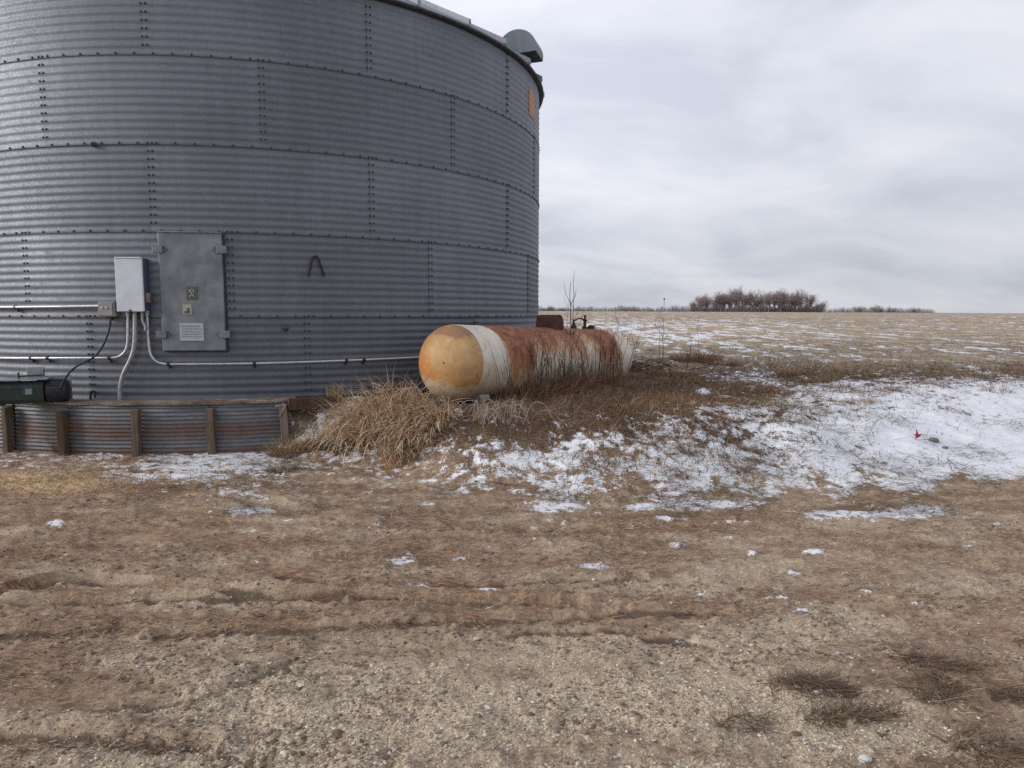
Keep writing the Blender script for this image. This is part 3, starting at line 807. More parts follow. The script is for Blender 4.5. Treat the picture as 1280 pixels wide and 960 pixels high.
def conduit(pts, rad, label, mat, off=.045, clamps=(), name='conduit', cat='conduit', n=6):
    W_ = [at_bin(*(p if len(p) == 3 else (*p, off))) for p in pts]
    mb = MB(); mb.tube(bez(W_, n), rad, 10)
    o = mb.build(name, mat, None, True); tag(o, label, cat)
    for px, py in clamps:
        c = at_bin(px, py, off); a, b, c2, M2 = local_frame(c)
        q = MB(); q.lathe([(rad*1.5, -.02), (rad*1.5, .02)], Matrix.Translation(c) @ M2.to_4x4() @ Matrix.Rotation(math.pi/2, 4, 'Y'), 10)
        q.box(c + c2*(-.04) - a*(off*.5), (.022, .03, .05), M2, .002)
        q.build('strap', M_blackiron, o, True)
    return o
conduit([(160, 390), (160, 410), (159.5, 428), (156.5, 439), (150, 445), (141, 447.2), (120, 447.4), (60, 447.6), (0, 447.6), (-60, 447.5), (-110, 447.5)], .017,
        'thin bright conduit bending left from below the white control box', M_cond, .055, ((39, 447.6), (60, 447.6), (137, 447.4)))
conduit([(169, 390), (169, 405), (168.6, 425), (166.5, 440), (161.5, 453), (155, 466), (151.5, 478), (150, 490), (150, 503)], .029,
        'thick grey conduit curving down to the ledge below the white control box', M_cond2, .075)
conduit([(184, 390), (185, 410), (186, 425), (188, 441), (194, 450.5), (203, 454.3), (220, 455.2), (300, 454.6), (360, 453.2), (430, 450.8), (520, 446.8), (575, 443)], .017,
        'long bright conduit running right along the wall towards the rusty tank', M_cond, .05, ((211, 454.8), (318, 454.2), (433, 450.6), (455, 449.8)))
conduit([(177.5, 390), (178, 398), (179, 403), (181.5, 407.5), (182, 413)], .017, 'short bent conduit stub with open end under the control box', M_cond2, .085)
conduit([(-110, 384.5), (-60, 384.3), (0, 384), (60, 383.5), (127, 382.4)], .02, 'straight bright conduit running from the left into the small grey junction box', M_cond, .06, ((20, 383.9),))
P = at_bin(136.2, 386.5, .06); nn, tt, uu, MM = local_frame(P)
jb = thing('junction_box', 'small grey junction box at the end of a straight conduit', 'electrical box', P - Vector((0, 0, .1)))
mb = MB(); mb.box((0, 0, .1), (.235, .11, .20), None, .01); mb.v = [MM @ v for v in mb.v]; mb.build('box', M_greybox, jb)
mb = MB(); mb.box((-.01, .06, .1), (.20, .012, .17), None, .004); mb.v = [MM @ v for v in mb.v]; lid = mb.build('lid', M_greybox, jb)
for x in (-.05, .01):
    mb = MB(); mb.lathe([(.018, 0), (.016, .012), (.004, .014)], Matrix.Translation((x, .065, .12)) @ Matrix.Rotation(-math.pi/2, 4, 'X'), 8)
    mb.v = [MM @ v for v in mb.v]; mb.build('screw', M_plate, lid)
mb = MB(); mb.lathe([(.024, -.02), (.024, .03), (.016, .035)], Matrix.Translation((.03, 0, -.03))); mb.v = [MM @ v for v in mb.v]; mb.build('cable_gland', M_black, jb, True)
conduit([(138, 396.5, .06), (137.5, 406, .07), (134, 420, .10), (127.5, 434, .14), (119, 445, .18), (107, 452, .22), (95, 458.5, .26), (86, 467, .34), (80, 476, .45), (75, 486, .6)], .013,
        'loose black cable drooping from the grey junction box to the green auger', M_black, 0, (), 'power_cable', 'cable')
# small gauge stub low on the wall
P = at_bin(118, 498, .1)
mb = MB(); mb.tube(bez([at_bin(113, 500, .1), at_bin(113.5, 491, .1), at_bin(117, 489, .1), at_bin(119, 493, .1), at_bin(118.5, 497, .1)], 5), .014, 7)
tag(mb.build('bent_pipe', M_blackiron, None, True), 'small bent dark pipe on the ledge under the cable', 'pipe')

# ------------------------------------------------------------------ retaining wall
WR = .38
wall = thing('retaining_wall', 'low rusty corrugated retaining wall with wooden posts around the bin', 'retaining wall', (BC.x, BC.y, 0))
def rusty_sheet():
    m = NM('rusted_corrugated'); v = m.geo()
    sz = m.n('ShaderNodeSeparateXYZ'); m.put(sz.inputs[0], v)
    n1 = m.noise(m.map(v, (1.6, 1.6, 5)), 1.5, 7, .68); n2 = m.noise(v, 18, 5, .65); ns = m.noise(m.map(v, (14, 14, 1.5)), 1, 4, .6)
    base = m.mix(m.rng(n1, .35, .65), (.13, .135, .145), (.21, .22, .235))
    # rust sits in a band at mid height (old flood line) and along the foot
    band = m.math('SUBTRACT', 1.0, m.math('MULTIPLY', m.math('ABSOLUTE', m.math('SUBTRACT', sz.outputs[2], .31)), 3.6), clamp=True)
    foot = m.rng(sz.outputs[2], .16, .03)
    k = m.math('ADD', m.math('MULTIPLY', m.math('MAXIMUM', band, foot), .36), m.math('ADD', m.math('MULTIPLY', n1, .95), m.math('MULTIPLY', n2, .42)))
    k = m.rng(k, .80, 1.06)
    rc = m.mix(ns, (.085, .045, .036), (.165, .10, .074))
    c = m.mix(k, base, rc)
    c = m.mix(m.math('MULTIPLY', m.rng(n2, .5, .72), .3), c, (.17, .15, .13))
    return m.fin(c, .62, m.math('MULTIPLY', m.math('SUBTRACT', 1.0, k), .55), m.bump(n2, .004, .5))
M_rsheet = rusty_sheet()
def wood_mat(name, a, b, c):
    m = NM(name); v = m.obj()
    g = m.noise(m.map(v, (22, 22, 1.6)), 1, 6, .62, .8); g2 = m.noise(v, 3, 5, .6)
    col = m.ramp(m.math('ADD', m.math('MULTIPLY', g, .65), m.math('MULTIPLY', g2, .35)), [(.32, tuple(q*.8 for q in a)), (.5, tuple(q*.8 for q in b)), (.68, tuple(q*.85 for q in c))])
    return m.fin(col, .85, 0, m.bump(g, .006, .8), .2)
M_wood = wood_mat('weathered_post', (.065, .046, .034), (.15, .112, .082), (.23, .18, .135))
M_wood2 = wood_mat('brown_timber', (.05, .03, .02), (.11, .066, .044), (.16, .105, .072))
M_wood3 = wood_mat('bleached_timber', (.16, .125, .095), (.26, .21, .165), (.36, .30, .24))
def wall_phi(px, py=530): return phi_of(at_bin(px, py, WR))
post_px = [-190, -100, -45, 15, 83, 173, 265]
phs = [wall_phi(p) for p in post_px] + [wall_phi(362)]
WT = BASE - .015                                         # wall top
pit = .052
for i in range(len(phs)-1):
    a0, a1 = phs[i], phs[i+1]
    na = 10; zz = np.linspace(-.10, WT, 15*8+1); pp = np.linspace(a0, a1+.004, na)
    P, Z = np.meshgrid(pp, zz); Rr = BR+WR+.007*np.cos(2*np.pi*Z/pit) - (.006 if i % 2 else 0) + .02*np.sin(P*37+i)*np.sin(Z*3)
    V = np.stack([Rr*np.sin(P), -Rr*np.cos(P), Z], -1).reshape(-1, 3)
    ii = np.arange(len(zz)-1)[:, None]*na; j = np.arange(na-1)[None, :]
    mesh_np('corrugated_panel', V, [np.stack([ii+j, ii+j+1, ii+na+j+1, ii+na+j], -1).reshape(-1, 4)], M_rsheet, wall, True)
for i, px in enumerate(post_px):
    ph = wall_phi(px); nn = Vector((math.sin(ph), -math.cos(ph), 0)); tt = Vector((math.cos(ph), math.sin(ph), 0))
    c = nn*(BR+WR+.065)
    top = WT-.055 - (.03 if px == 83 else 0)
    lean = {15: .05, 83: .0, 173: .02, 265: -.01}.get(px, 0)
    mb = MB(); w = .10 if px != 15 else .085
    M3 = Matrix((tuple(tt), tuple(nn), (0, 0, 1))).transposed() @ Matrix.Rotation(lean, 3, 'Y')
    h = top+.15
    mb.box((0, 0, 0), (w, .10, h), M3, .010)
    for v in mb.v:
        v += Vector(((random.random()-.5)*.012, (random.random()-.5)*.012, 0))
    mb.v = [v + c + Vector((0, 0, h/2-.15)) for v in mb.v]
    p = mb.build('post', M_wood if px != 83 else M_wood2, wall)
    if px == 83: p['label'] = 'dark brown post wrapped in dead weeds'
# ledge board around the top
n = 120; aa = np.linspace(phs[0]-.05, wall_phi(372), n)
prof = [(BR+.03, WT+.0), (BR+.03, WT+.022), (BR+WR-.03, WT+.026), (BR+WR+.035, WT+.018), (BR+WR+.035, WT-.008), (BR+WR+.015, WT-.008), (BR+WR+.012, WT-.002)]
V = np.concatenate([np.stack([r*np.sin(aa), -r*np.cos(aa), z + .006*np.sin(aa*60)*(r > BR+.2)], 1) for r, z in prof])
j = np.arange(n-1); L = len(prof)
F = np.concatenate([np.stack([a*n+j, a*n+j+1, ((a+1) % L)*n+j+1, ((a+1) % L)*n+j], 1) for a in range(L)])
mm = NM('ledge'); v_ = mm.geo(); g1 = mm.noise(v_, 5, 6, .65)
mm.fin(mm.ramp(mm.math('ADD', mm.math('MULTIPLY', g1, .7), mm.math('MULTIPLY', mm.noise(v_, 60, 3), .3)), [(.36, (.09, .055, .042)), (.5, (.17, .125, .10)), (.64, (.30, .26, .22))]), .85, 0, mm.bump(g1, .01, .6), .2)
mesh_np('ledge_board', V, [F], mm.m, wall, False)

# end post and loose timber beside the wall end
pe = at_bin(356, 530, WR+.05)
post = thing('end_post', 'short tan wooden post with bent metal strap at the end of the retaining wall', 'post', (pe.x, pe.y, 0.0))
mb = MB(); mb.box((0, 0, .26), (.10, .10, .72), Matrix.Rotation(R(-3), 3, 'Y') @ Matrix.Rotation(R(24), 3, 'Z'), .012)
for v in mb.v: v += Vector(((random.random()-.5)*.02, (random.random()-.5)*.02, (random.random()-.5)*.02))
mb.build('post_body', M_wood3, post)
mb = MB(); mb.box((.0, -.075, .56), (.03, .012, .20), Matrix.Rotation(R(30), 3, 'Y'), .003); mb.box((-.03, -.07, .63), (.13, .012, .03), Matrix.Rotation(R(-12), 3, 'Y'), .003)
mb.build('metal_strap', M_wood3, post)
b0, b1 = at_bin(364, 505, .40), at_bin(414, 503, .30)
d = (b1-b0); L_ = d.length; ang = math.atan2(d.y, d.x); cc = (b0+b1)/2
mb = MB(); mb.box((0, 0, 0), (L_+.1, .09, .16), None, .01)
for v in mb.v: v += Vector((0, (random.random()-.5)*.012, (random.random()-.5)*.012))
o = mb.build('timber_beam', M_wood2, None); o.location = (cc.x, cc.y, cc.z); o.rotation_euler = (0, 0, ang)
tag(o, 'dark brown timber beam lying between the wall end and the tan grass', 'timber')

# ------------------------------------------------------------------ green unloading auger at the left
aP = at_bin(58, 488, .42)
aug = thing('unloading_auger', 'dark green unloading auger head resting above the retaining wall', 'auger', aP - Vector((0, 0, .2)))
nn, tt, uu, MM = local_frame(aP)
ax = Vector((-.94, -.34, 0)).normalized(); sx_ = Vector((0, 0, 1)).cross(ax).normalized()
AM = Matrix((tuple(ax), tuple(sx_), (0, 0, 1))).transposed()
def achild(mb, name, mat, smooth=False, par=None):
    mb.v = [AM @ v + Vector((0, 0, .2)) for v in mb.v]; return mb.build(name, mat, par or aug, smooth)
mb = MB()
prof = [(-.13, -.145), (.13, -.145), (.15, -.10), (.15, .06), (.10, .125), (-.10, .125), (-.15, .06), (-.15, -.10)]
vs = []
for x, s_ in ((0.0, .96), (.05, 1.0), (2.3, 1.0)):
    vs += [(x, a*s_, b*s_) for a, b in prof]
fs = [tuple(range(8)), tuple(range(16, 24))[::-1]]
for r_ in range(2):
    for k in range(8): fs.append((r_*8+k, r_*8+8+k, r_*8+8+(k+1) % 8, r_*8+(k+1) % 8))
mb.add(vs, fs); achild(mb, 'housing', M_green)
mb = MB(); mb.box((1.1, 0, .14), (2.3, .30, .014), Matrix.Rotation(R(1), 3, 'Y'), .003); o = achild(mb, 'top_plate', M_galvplain)
mb = MB()
mb.lathe([(.05, -.03), (.145, 0), (.15, .06), (.15, .20), (.13, .225), (.04, .235)], Matrix.Translation((-.02, 0, -.01)) @ Matrix.Rotation(-math.pi/2, 4, 'Y'), 14)
for k in range(10):
    a = 2*math.pi*k/10; mb.box((-.13, .15*math.cos(a), .15*math.sin(a)-.01), (.14, .012, .012), Matrix.Rotation(a, 3, 'X'))
achild(mb, 'motor', M_dkgrey, True)
mb = MB(); mb.box((-.05, -.19, .01), (.40, .012, .34), None, .004); achild(mb, 'mount_plate', M_galvplain)
mb = MB(); mb.tube([(.30, -.02, .13), (.30, -.02, .24)], .012, 6); mb.tube([(.30, -.02, .19), (.02, -.02, .20), (.02, -.02, .27)], .010, 6); achild(mb, 'lever_rod', M_blackiron)
mb = MB(); mb.box((.13, -.1, .235), (.20, .012, .13), None, .004); achild(mb, 'bracket', M_galvplain)
mb = MB(); mb.box((.16, .155, .015), (.115, .008, .105), None, .002); s_ = achild(mb, 'sticker', M_blue); s_['label'] = 'small blue sticker with pale centre'
mb = MB(); mb.box((.155, .1605, .005), (.07, .006, .07), None, .002); achild(mb, 'sticker_print', M_greybox, par=s_)
mb = MB(); mb.tube(bez([(.55, .05, .15), (.62, .05, .17), (.75, .05, .19), (.95, .06, .16)], 5), .016, 6); achild(mb, 'hose', M_black, True)
for x in (.5, 1.7):
    mb = MB(); mb.box((x, 0, -.155), (.08, .26, .03), None, .004); achild(mb, 'support_foot', M_wood2)

# ------------------------------------------------------------------ propane tank
TR = .52
P1 = Vector((-.80, 9.5, 1.165)); P2 = Vector((1.75, 13.15, 1.03))
axv = (P2-P1).normalized(); TL = (P2-P1).length
ctr = (P1+P2)/2
tank = thing('propane_tank', 'long rusty white propane tank lying in dead weeds beside the bin', 'tank', (ctr.x, ctr.y, ctr.z-TR))
side = Vector((0, 0, 1)).cross(axv).normalized(); upv = axv.cross(side)
TM = Matrix((tuple(axv), tuple(side), tuple(upv))).transposed().to_4x4()
tank.rotation_euler = TM.to_euler()
tank.location = ctr - upv*TR
def tank_mat():
    m = NM('rusted_tank_paint'); v = m.obj()
    s = m.n('ShaderNodeSeparateXYZ'); m.put(s.inputs[0], v); X, Y, Z = s.outputs
    zr = m.math('DIVIDE', Z, TR)
    n1 = m.noise(v, 2.4, 7, .66); n2 = m.noise(v, 9, 6, .68); n3 = m.noise(v, 40, 4, .65)
    dr = m.noise(m.map(v, (16, 3.0, 1.1)), 1.0, 5, .6)
    nn_ = m.math('ADD', m.math('MULTIPLY', m.math('SUBTRACT', n1, .5), 1.7), m.math('ADD', m.math('MULTIPLY', m.math('SUBTRACT', n2, .5), 1.5), m.math('MULTIPLY', m.math('SUBTRACT', dr, .5), 1.9)))
    n1c = m.rng(n1, .32, .68, 0, 1, False); n4 = m.rng(m.noise(v, 5.5, 7, .68, .5), .33, .67, 0, 1, False)
    # how far the rust comes down the side, section by section along the shell
    def win(c, w, a): return m.math('MULTIPLY', m.math('SUBTRACT', 1.0, m.rng(m.math('ABSOLUTE', m.math('SUBTRACT', X, c)), w*.6, w)), a)
    e1 = win(-1.30, .42, .75); e2 = win(1.45, .40, .62); e3 = win(.1, 1.6, .22); e4 = win(-2.0, .36, -.95); e5 = win(.72, .18, -.30); e6 = win(2.2, .40, -.5)
    ext = m.math('ADD', m.math('ADD', e1, e2), m.math('ADD', m.math('ADD', e3, e4), m.math('ADD', e5, e6)))
    q = m.math('ADD', zr, m.math('ADD', m.math('MULTIPLY', nn_, .55), ext))
    cream = m.mix(m.rng(n2, .35, .7), (.60, .545, .45), (.70, .66, .58))
    tan = (.42, .29, .165)
    dirty = m.math('ADD', m.math('MULTIPLY', zr, -.55), m.math('MULTIPLY', m.math('SUBTRACT', n1, .4), 1.3))
    c = m.mix(m.math('MULTIPLY', m.rng(m.math('ADD', dirty, m.math('MULTIPLY', m.math('SUBTRACT', dr, .5), 1.0)), .0, .75), .85), cream, tan)
    c = m.mix(m.math('MULTIPLY', m.rng(m.math('ADD', n4, m.math('MULTIPLY', m.math('SUBTRACT', dr, .5), 1.6)), .62, .95), .7), c, (.47, .33, .20))
    k1 = m.rng(m.math('ADD', q, m.math('MULTIPLY', m.math('SUBTRACT', n4, .5), .35)), .16, .60)
    c = m.mix(m.math('MULTIPLY', k1, .88), c, m.mix(m.rng(n2, .35, .65), (.50, .27, .12), (.42, .19, .07)))
    k2 = m.rng(m.math('ADD', q, m.math('MULTIPLY', m.math('SUBTRACT', n3, .5), .9)), .50, 1.02)
    rust = m.mix(m.rng(n2, .35, .65), (.17, .060, .038), (.36, .15, .075))
    c = m.mix(k2, c, rust)
    # near dished end: yellow-brown undercoat
    hd = m.rng(X, -TL/2+.012, -TL/2-.004)
    hq = m.math('ADD', m.math('ADD', m.math('MULTIPLY', m.math('SUBTRACT', .30, m.math('ABSOLUTE', m.math('ADD', zr, .22))), .95), m.math('MULTIPLY', m.math('DIVIDE', Y, TR), .62)), m.math('ADD', m.math('MULTIPLY', m.math('SUBTRACT', n1c, .5), .75), m.math('MULTIPLY', m.math('SUBTRACT', n4, .5), .55)))
    hc = m.mix(m.rng(m.math('ADD', n1, m.math('MULTIPLY', n2, .3)), .5, .85), (.40, .225, .085), (.50, .32, .145))
    hc = m.mix(m.math('MULTIPLY', m.rng(hq, -.06, .44), .92), hc, (.47, .185, .045))
    wq = m.math('ADD', m.math('MULTIPLY', zr, -1.0), m.math('MULTIPLY', m.math('SUBTRACT', n1, .5), 1.2))
    hc = m.mix(m.math('MULTIPLY', m.rng(n2, .52, .66), .5), hc, (.36, .19, .075))
    hc = m.mix(m.math('MULTIPLY', m.rng(wq, .42, .62), .7), hc, (.52, .46, .34))
    hc = m.mix(m.math('MULTIPLY', m.rng(m.math('ADD', zr, m.math('MULTIPLY', nn_, .14)), .62, .76), .85), hc, (.24, .125, .075))
    hc = m.mix(m.math('MULTIPLY', m.rng(n4, .60, .95), .38), hc, (.55, .45, .30))
    hc = m.mix(m.math('MULTIPLY', m.rng(n4, .30, .10), .55), hc, (.36, .155, .055))
    crk = m.vor(m.map(v, (1, 3.2, 2.6)), 1.5, 'DISTANCE_TO_EDGE').outputs['Distance']
    hc = m.mix(m.math('MULTIPLY', m.rng(m.math('ADD', crk, m.math('MULTIPLY', m.math('SUBTRACT', n2, .42), .40)), .020, .000), .35), hc, (.16, .075, .035))
    c = m.mix(hd, c, hc)
    spk = m.rng(n3, .66, .74)
    c = m.mix(m.math('MULTIPLY', spk, .55), c, (.14, .07, .04))
    return m.fin(c, m.math('ADD', .52, m.math('MULTIPLY', k2, .3)), 0, m.bump(m.math('ADD', n3, m.math('MULTIPLY', n2, .6)), .004, .5), .35)
M_tank = tank_mat()
TO = Vector((0, 0, TR))
prof = []
HD = .37
for i in range(15):
    a = math.pi/2*i/14; prof.append((-TL/2 - HD*math.cos(a), TR*math.sin(a)))
for x in (-TL/2+.012, -TL/2+.02): prof.append((x, TR+.004))
for i in range(1, 12): prof.append((-TL/2+.02+(TL-.04)*i/12, TR))
for x in (TL/2-.02, TL/2-.012): prof.append((x, TR+.004))
for i in range(15):
    a = math.pi/2*(1-i/14); prof.append((TL/2 + HD*math.cos(a), TR*math.sin(a)))
n = 72
V = np.array([[(x, r*math.sin(2*math.pi*k/n), r*math.cos(2*math.pi*k/n)) for k in range(n)] for x, r in prof]).reshape(-1, 3)
i = np.arange(len(prof)-1)[:, None]*n; j = np.arange(n)[None, :]; j2 = (j+1) % n
sh = mesh_np('shell', V, [np.stack([i+j, i+j2, i+n+j2, i+n+j], -1).reshape(-1, 4)], M_tank, tank, True); sh.location = TO
M_rust = simple('deep_rust', (.055, .02, .017), (.11, .042, .03), 7, .8, 0, .004)
M_rust2 = simple('dark_rust_fittings', (.03, .018, .016), (.07, .035, .026), 14, .75, 0, .003)
# hinged valve cover: an open-fronted rusty dome lying back on the top
def tank_x(px):                                           # station along the axis seen at a picture column
    best = None
    for k in range(400):
        x = -TL/2 + TL*k/399; p = ctr + axv*x + upv*TR
        q, _ = proj(p.x, p.y, p.z); dd = abs(float(q)-px)
        if best is None or dd < best[0]: best = (dd, x)
    return best[1]
xd = tank_x(687)
mb = MB(); N = 18; vs = []; hw = .19
for s__ in (-1, 1):
    for rr in (1.0, .95):
        for k in range(N+1):
            a = math.pi*k/N
            vs.append((xd + .13*rr*math.cos(a), s__*hw*rr, TR - .03 + (.24*math.sin(a)**.65)*rr))
n1 = N+1; fs = []
for k in range(N):
    fs.append((k, k+1, 2*n1+k+1, 2*n1+k)); fs.append((n1+k+1, n1+k, 3*n1+k, 3*n1+k+1))
fs.append(tuple(range(n1))[::-1]); fs.append(tuple(range(2*n1, 3*n1)))
mb.add(vs, fs); mb.v = [v + TO for v in mb.v]
o = mb.build('valve_dome', M_rust, tank, True); o['label'] = 'dark red rusted dome cover'
def fit(px, prof, name, mat=M_rust2, dy=0, tilt=0):
    x = tank_x(px); mb = MB()
    mb.lathe(prof, Matrix.Translation(Vector((x, dy, TR*math.cos(dy/TR)-.02)) + TO) @ Matrix.Rotation(tilt, 4, 'Y'), 12)
    return mb.build(name, mat, tank, True)
fit(731, [(.05, 0), (.05, .05), (.028, .06), (.024, .15), (.04, .155), (.04, .18), (.018, .19), (.018, .24), (.03, .245), (.03, .26)], 'valve')
fit(739, [(.06, 0), (.065, .06), (.05, .08), (.02, .09)], 'filler_cap')
fit(719, [(.045, 0), (.045, .07), (.02, .09), (.03, .10), (.02, .13)], 'pressure_gauge', dy=.03)
x0, x1 = tank_x(718), tank_x(730)
mb = MB(); mb.tube(bez([(x0, .03, TR+.12), ((x0+x1)/2, .0, TR+.18), (x1, 0, TR+.16)], 6), .014, 7); mb.v = [v+TO for v in mb.v]; mb.build('valve_pipe', M_rust2, tank, True)
for sx in (-1, 1):
    for sy in (-1, 1):
        mb = MB(); x = sx*(TL/2-.28)
        mb.add([(x-.11, sy*.20, .04), (x+.11, sy*.20, .04), (x+.11, sy*.33, .10), (x-.11, sy*.33, .10), (x-.13, sy*.26, -.14), (x+.13, sy*.26, -.14), (x+.13, sy*.38, -.14), (x-.13, sy*.38, -.14)],
               [(0,1,5,4), (2,3,7,6), (1,2,6,5), (3,0,4,7), (4,5,6,7), (3,2,1,0)])
        mb.build('leg', simple('leg_grey', (.3, .31, .33), (.38, .38, .38), 8, .6, 0, .002, (.2, .1, .05), .55) if sx < 0 else M_rust, tank)
for q in ((-TL/2-HD*.95, -.14, TR+.02),):
    mb = MB(); mb.box(q, (.03, .016, .018), None, .002); mb.build('bracket_stub', M_blackiron, tank)

# ------------------------------------------------------------------ blades, weeds, litter
def blades(name, root, yaw, length, lean, bend, width, col, mat, segs=3, parent=None, tip=.15, twist=None, droop=None):
    root = np.asarray(root, float); n = len(root)
    pts = [root]; p = root.copy()
    for k in range(segs):
        th = lean + bend*((k+.5)/segs)**1.3
        d = np.stack([np.sin(th)*np.cos(yaw), np.sin(th)*np.sin(yaw), np.cos(th)], 1)
        p = p + d*(length/segs)[:, None]; pts.append(p)
    tw = rng.uniform(-.9, .9, n) if twist is None else twist
    sd_ = np.stack([-np.sin(yaw+tw), np.cos(yaw+tw), .25*np.sin(tw*3)], 1)
    V = []; 
    for k in range(segs+1):
        w = width*(1-(1-tip)*(k/segs)**1.4)
        V.append(pts[k]-sd_*w[:, None]/2); V.append(pts[k]+sd_*w[:, None]/2)
    V = np.stack(V, 1).reshape(-1, 3); m_ = 2*(segs+1)
    b = (np.arange(n)*m_)[:, None]
    F = np.concatenate([b+np.array([[2*k, 2*k+1, 2*k+3, 2*k+2]]) for k in range(segs)])
    C = np.repeat(col, m_, axis=0)
    return mesh_np(name, V, [F], mat, parent, True, C)
def blade_mat(name, rough=.8):
    m = NM(name); a = m.attr('Col', 'Color'); v = m.geo()
    n_ = m.noise(v, 60, 2, .5)
    c = m.mix(m.rng(n_, .3, .7, 0, .25), a, (.10, .07, .045))
    return m.fin(c, rough, 0, None, .25)
M_blade = blade_mat('dry_blade'); M_straw = blade_mat('straw', .7)
def pal(n, cols, jit=.18):
    c = np.array(cols)[rng.integers(0, len(cols), n)]*1.62
    return np.clip(c*(1+rng.normal(0, jit, (n, 1))) , .01, .8)
TAN = [(.40, .272, .18), (.48, .345, .235), (.33, .215, .135), (.52, .40, .285), (.22, .14, .088)]
BRN = [(.15, .092, .058), (.20, .127, .08), (.11, .068, .045), (.25, .172, .112), (.09, .060, .042)]
RUS = [(.20, .100, .055), (.15, .075, .045), (.25, .145, .085)]
OLV = [(.13, .115, .055), (.17, .145, .07), (.20, .155, .085), (.10, .085, .045)]
PAL = [(.42, .345, .245), (.50, .42, .31), (.36, .28, .19), (.30, .225, .145)]

def frustum_samples(n, y0, y1, x0px=-90, x1px=1370, power=1.0):
    """plan positions, denser near the eye as 1/r**power"""
    u = rng.random(n)
    if power == 1.0: Y = y0*(y1/y0)**u
    else:
        k = 1-power; Y = (y0**k + u*(y1**k-y0**k))**(1/k)
    px = rng.uniform(x0px, x1px, n)
    return (px-640)/FPX*Y, Y
def outside_bin(x, y): return np.hypot(x-BC.x, y-BC.y) > BR+WR+.12
def tank_clear(x, y, r=.40):
    a = np.array([P1.x, P1.y]); b = np.array([P2.x, P2.y]); d = b-a; L = (d**2).sum()
    t = np.clip(((x-a[0])*d[0]+(y-a[1])*d[1])/L, -.05, 1.05)
    return np.hypot(x-a[0]-t*d[0], y-a[1]-t*d[1]) > r

# short matted grass over the bank
x, y = frustum_samples(150000, 6.0, 17, 300, 1400, 1.3)
b = big_h(x, y); sc = snow_cover(x, y, b)
den = sst(.04, .22, b)*(1-sst(15, 18, y))*np.clip(1.12-1.12*sc, .02, 1)*np.where(sc > .75, .25, 1)*(.25+1.2*fbm(x*1.7, y*1.7, 100, 4)**1.5)
k = (rng.random(len(x)) < den) & outside_bin(x, y) & tank_clear(x, y, .2) & ((tank_clear(x, y, .75)) | (x > -.1)) & ~((x < -2.9) & (y > 9.2))
x, y, sc = x[k], y[k], sc[k]; n = len(x); z = hz(x, y)-.01
warm = fbm(x*.8, y*.8, 104, 3)[:, None]
colr = np.where(rng.random((n, 1)) < .25+.3*(warm < .48), pal(n, OLV), np.where(rng.random((n, 1)) < .4, pal(n, RUS), np.where(rng.random((n, 1)) < .35, pal(n, PAL), pal(n, BRN))))
tall = sst(.50, .68, fbm(x*1.1, y*1.1, 108, 3))
g = blades('dry_grass', np.stack([x, y, z], 1), rng.uniform(0, 6.28, n), rng.uniform(.05, .16, n)*(1+.9*tall)*(1.15-.5*sc), rng.uniform(.3, 1.25, n), rng.uniform(.1, 1.0, n), rng.uniform(.004, .009, n), colr*np.array([1.04, .93, .86])*np.where(fbm(x*1.3, y*1.3, 109, 4) > .5, .72, .46)[:, None], M_blade)
tag(g, 'short matted brown grass covering the bank around the tank', 'grass', kind='stuff')

# fallen stalks lying through the snow on the bank
x, y = frustum_samples(30000, 6.2, 14, 150, 1400, 1.2)
b = big_h(x, y); sc = snow_cover(x, y, b)
k = (rng.random(len(x)) < np.clip(sc*1.3, 0, 1)*(.22+.9*(fbm(x*1.2, y*1.2, 120, 3) > .47))*np.where(sc > .70, .9*(fbm(x*1.9, y*1.9, 121, 4) > .565), 1)) & outside_bin(x, y) & tank_clear(x, y)
x, y = x[k], y[k]; n = len(x); z = hz(x, y)+rng.uniform(.005, .03, n)
g = blades('fallen_stalks', np.stack([x, y, z], 1), rng.normal(.3, .9, n)+np.where(rng.random(n) < .5, np.pi, 0), rng.uniform(.06, .28, n), rng.uniform(1.25, 1.6, n), rng.uniform(-.15, .25, n), rng.uniform(.004, .009, n),
           np.where(rng.random((n, 1)) < .6, pal(n, BRN), pal(n, OLV))*.55, M_blade, 2, None, .6)
tag(g, 'dark fallen weed stalks lying over the snowy bank', 'dead weeds', kind='stuff')

# chaff and straw trampled into the yard
x, y = frustum_samples(190000, 2.3, 9.5, -90, 1370, 1.5)
b = big_h(x, y); gv = gravel_value(x, y, b); sc = snow_cover(x, y, b)
px_, py_ = proj(x, y, b)
den = (.95*(1-sst(.1, .75, gv))+.05)*(1-sst(.05, .3, b))*(1-.6*sst(.4, .7, sc))*(.15+1.5*fbm(x*2.1, y*2.1, 130, 4)**2)*(1.15-.75*sst(660, 830, py_))
k = (rng.random(len(x)) < den) & outside_bin(x, y); x, y = x[k], y[k]; n = len(x); z = hz(x, y)+rng.uniform(.001, .012, n)
g = blades('straw_litter', np.stack([x, y, z], 1), rng.normal(0, .8, n)+np.where(rng.random(n) < .5, np.pi, 0), np.minimum(rng.lognormal(-3.3, .5, n), .11), rng.uniform(1.25, 1.62, n), rng.uniform(-.2, .3, n), rng.uniform(.0015, .0042, n)*(.6+y/9),
           np.where(rng.random((n, 1)) < .80, pal(n, BRN)*.85, np.where(rng.random((n, 1)) < .7, pal(n, TAN)*.8, pal(n, PAL)*.8)), M_straw, 2, None, .7)
tag(g, 'brown straw and chaff trampled over the farm yard', 'straw', kind='stuff')

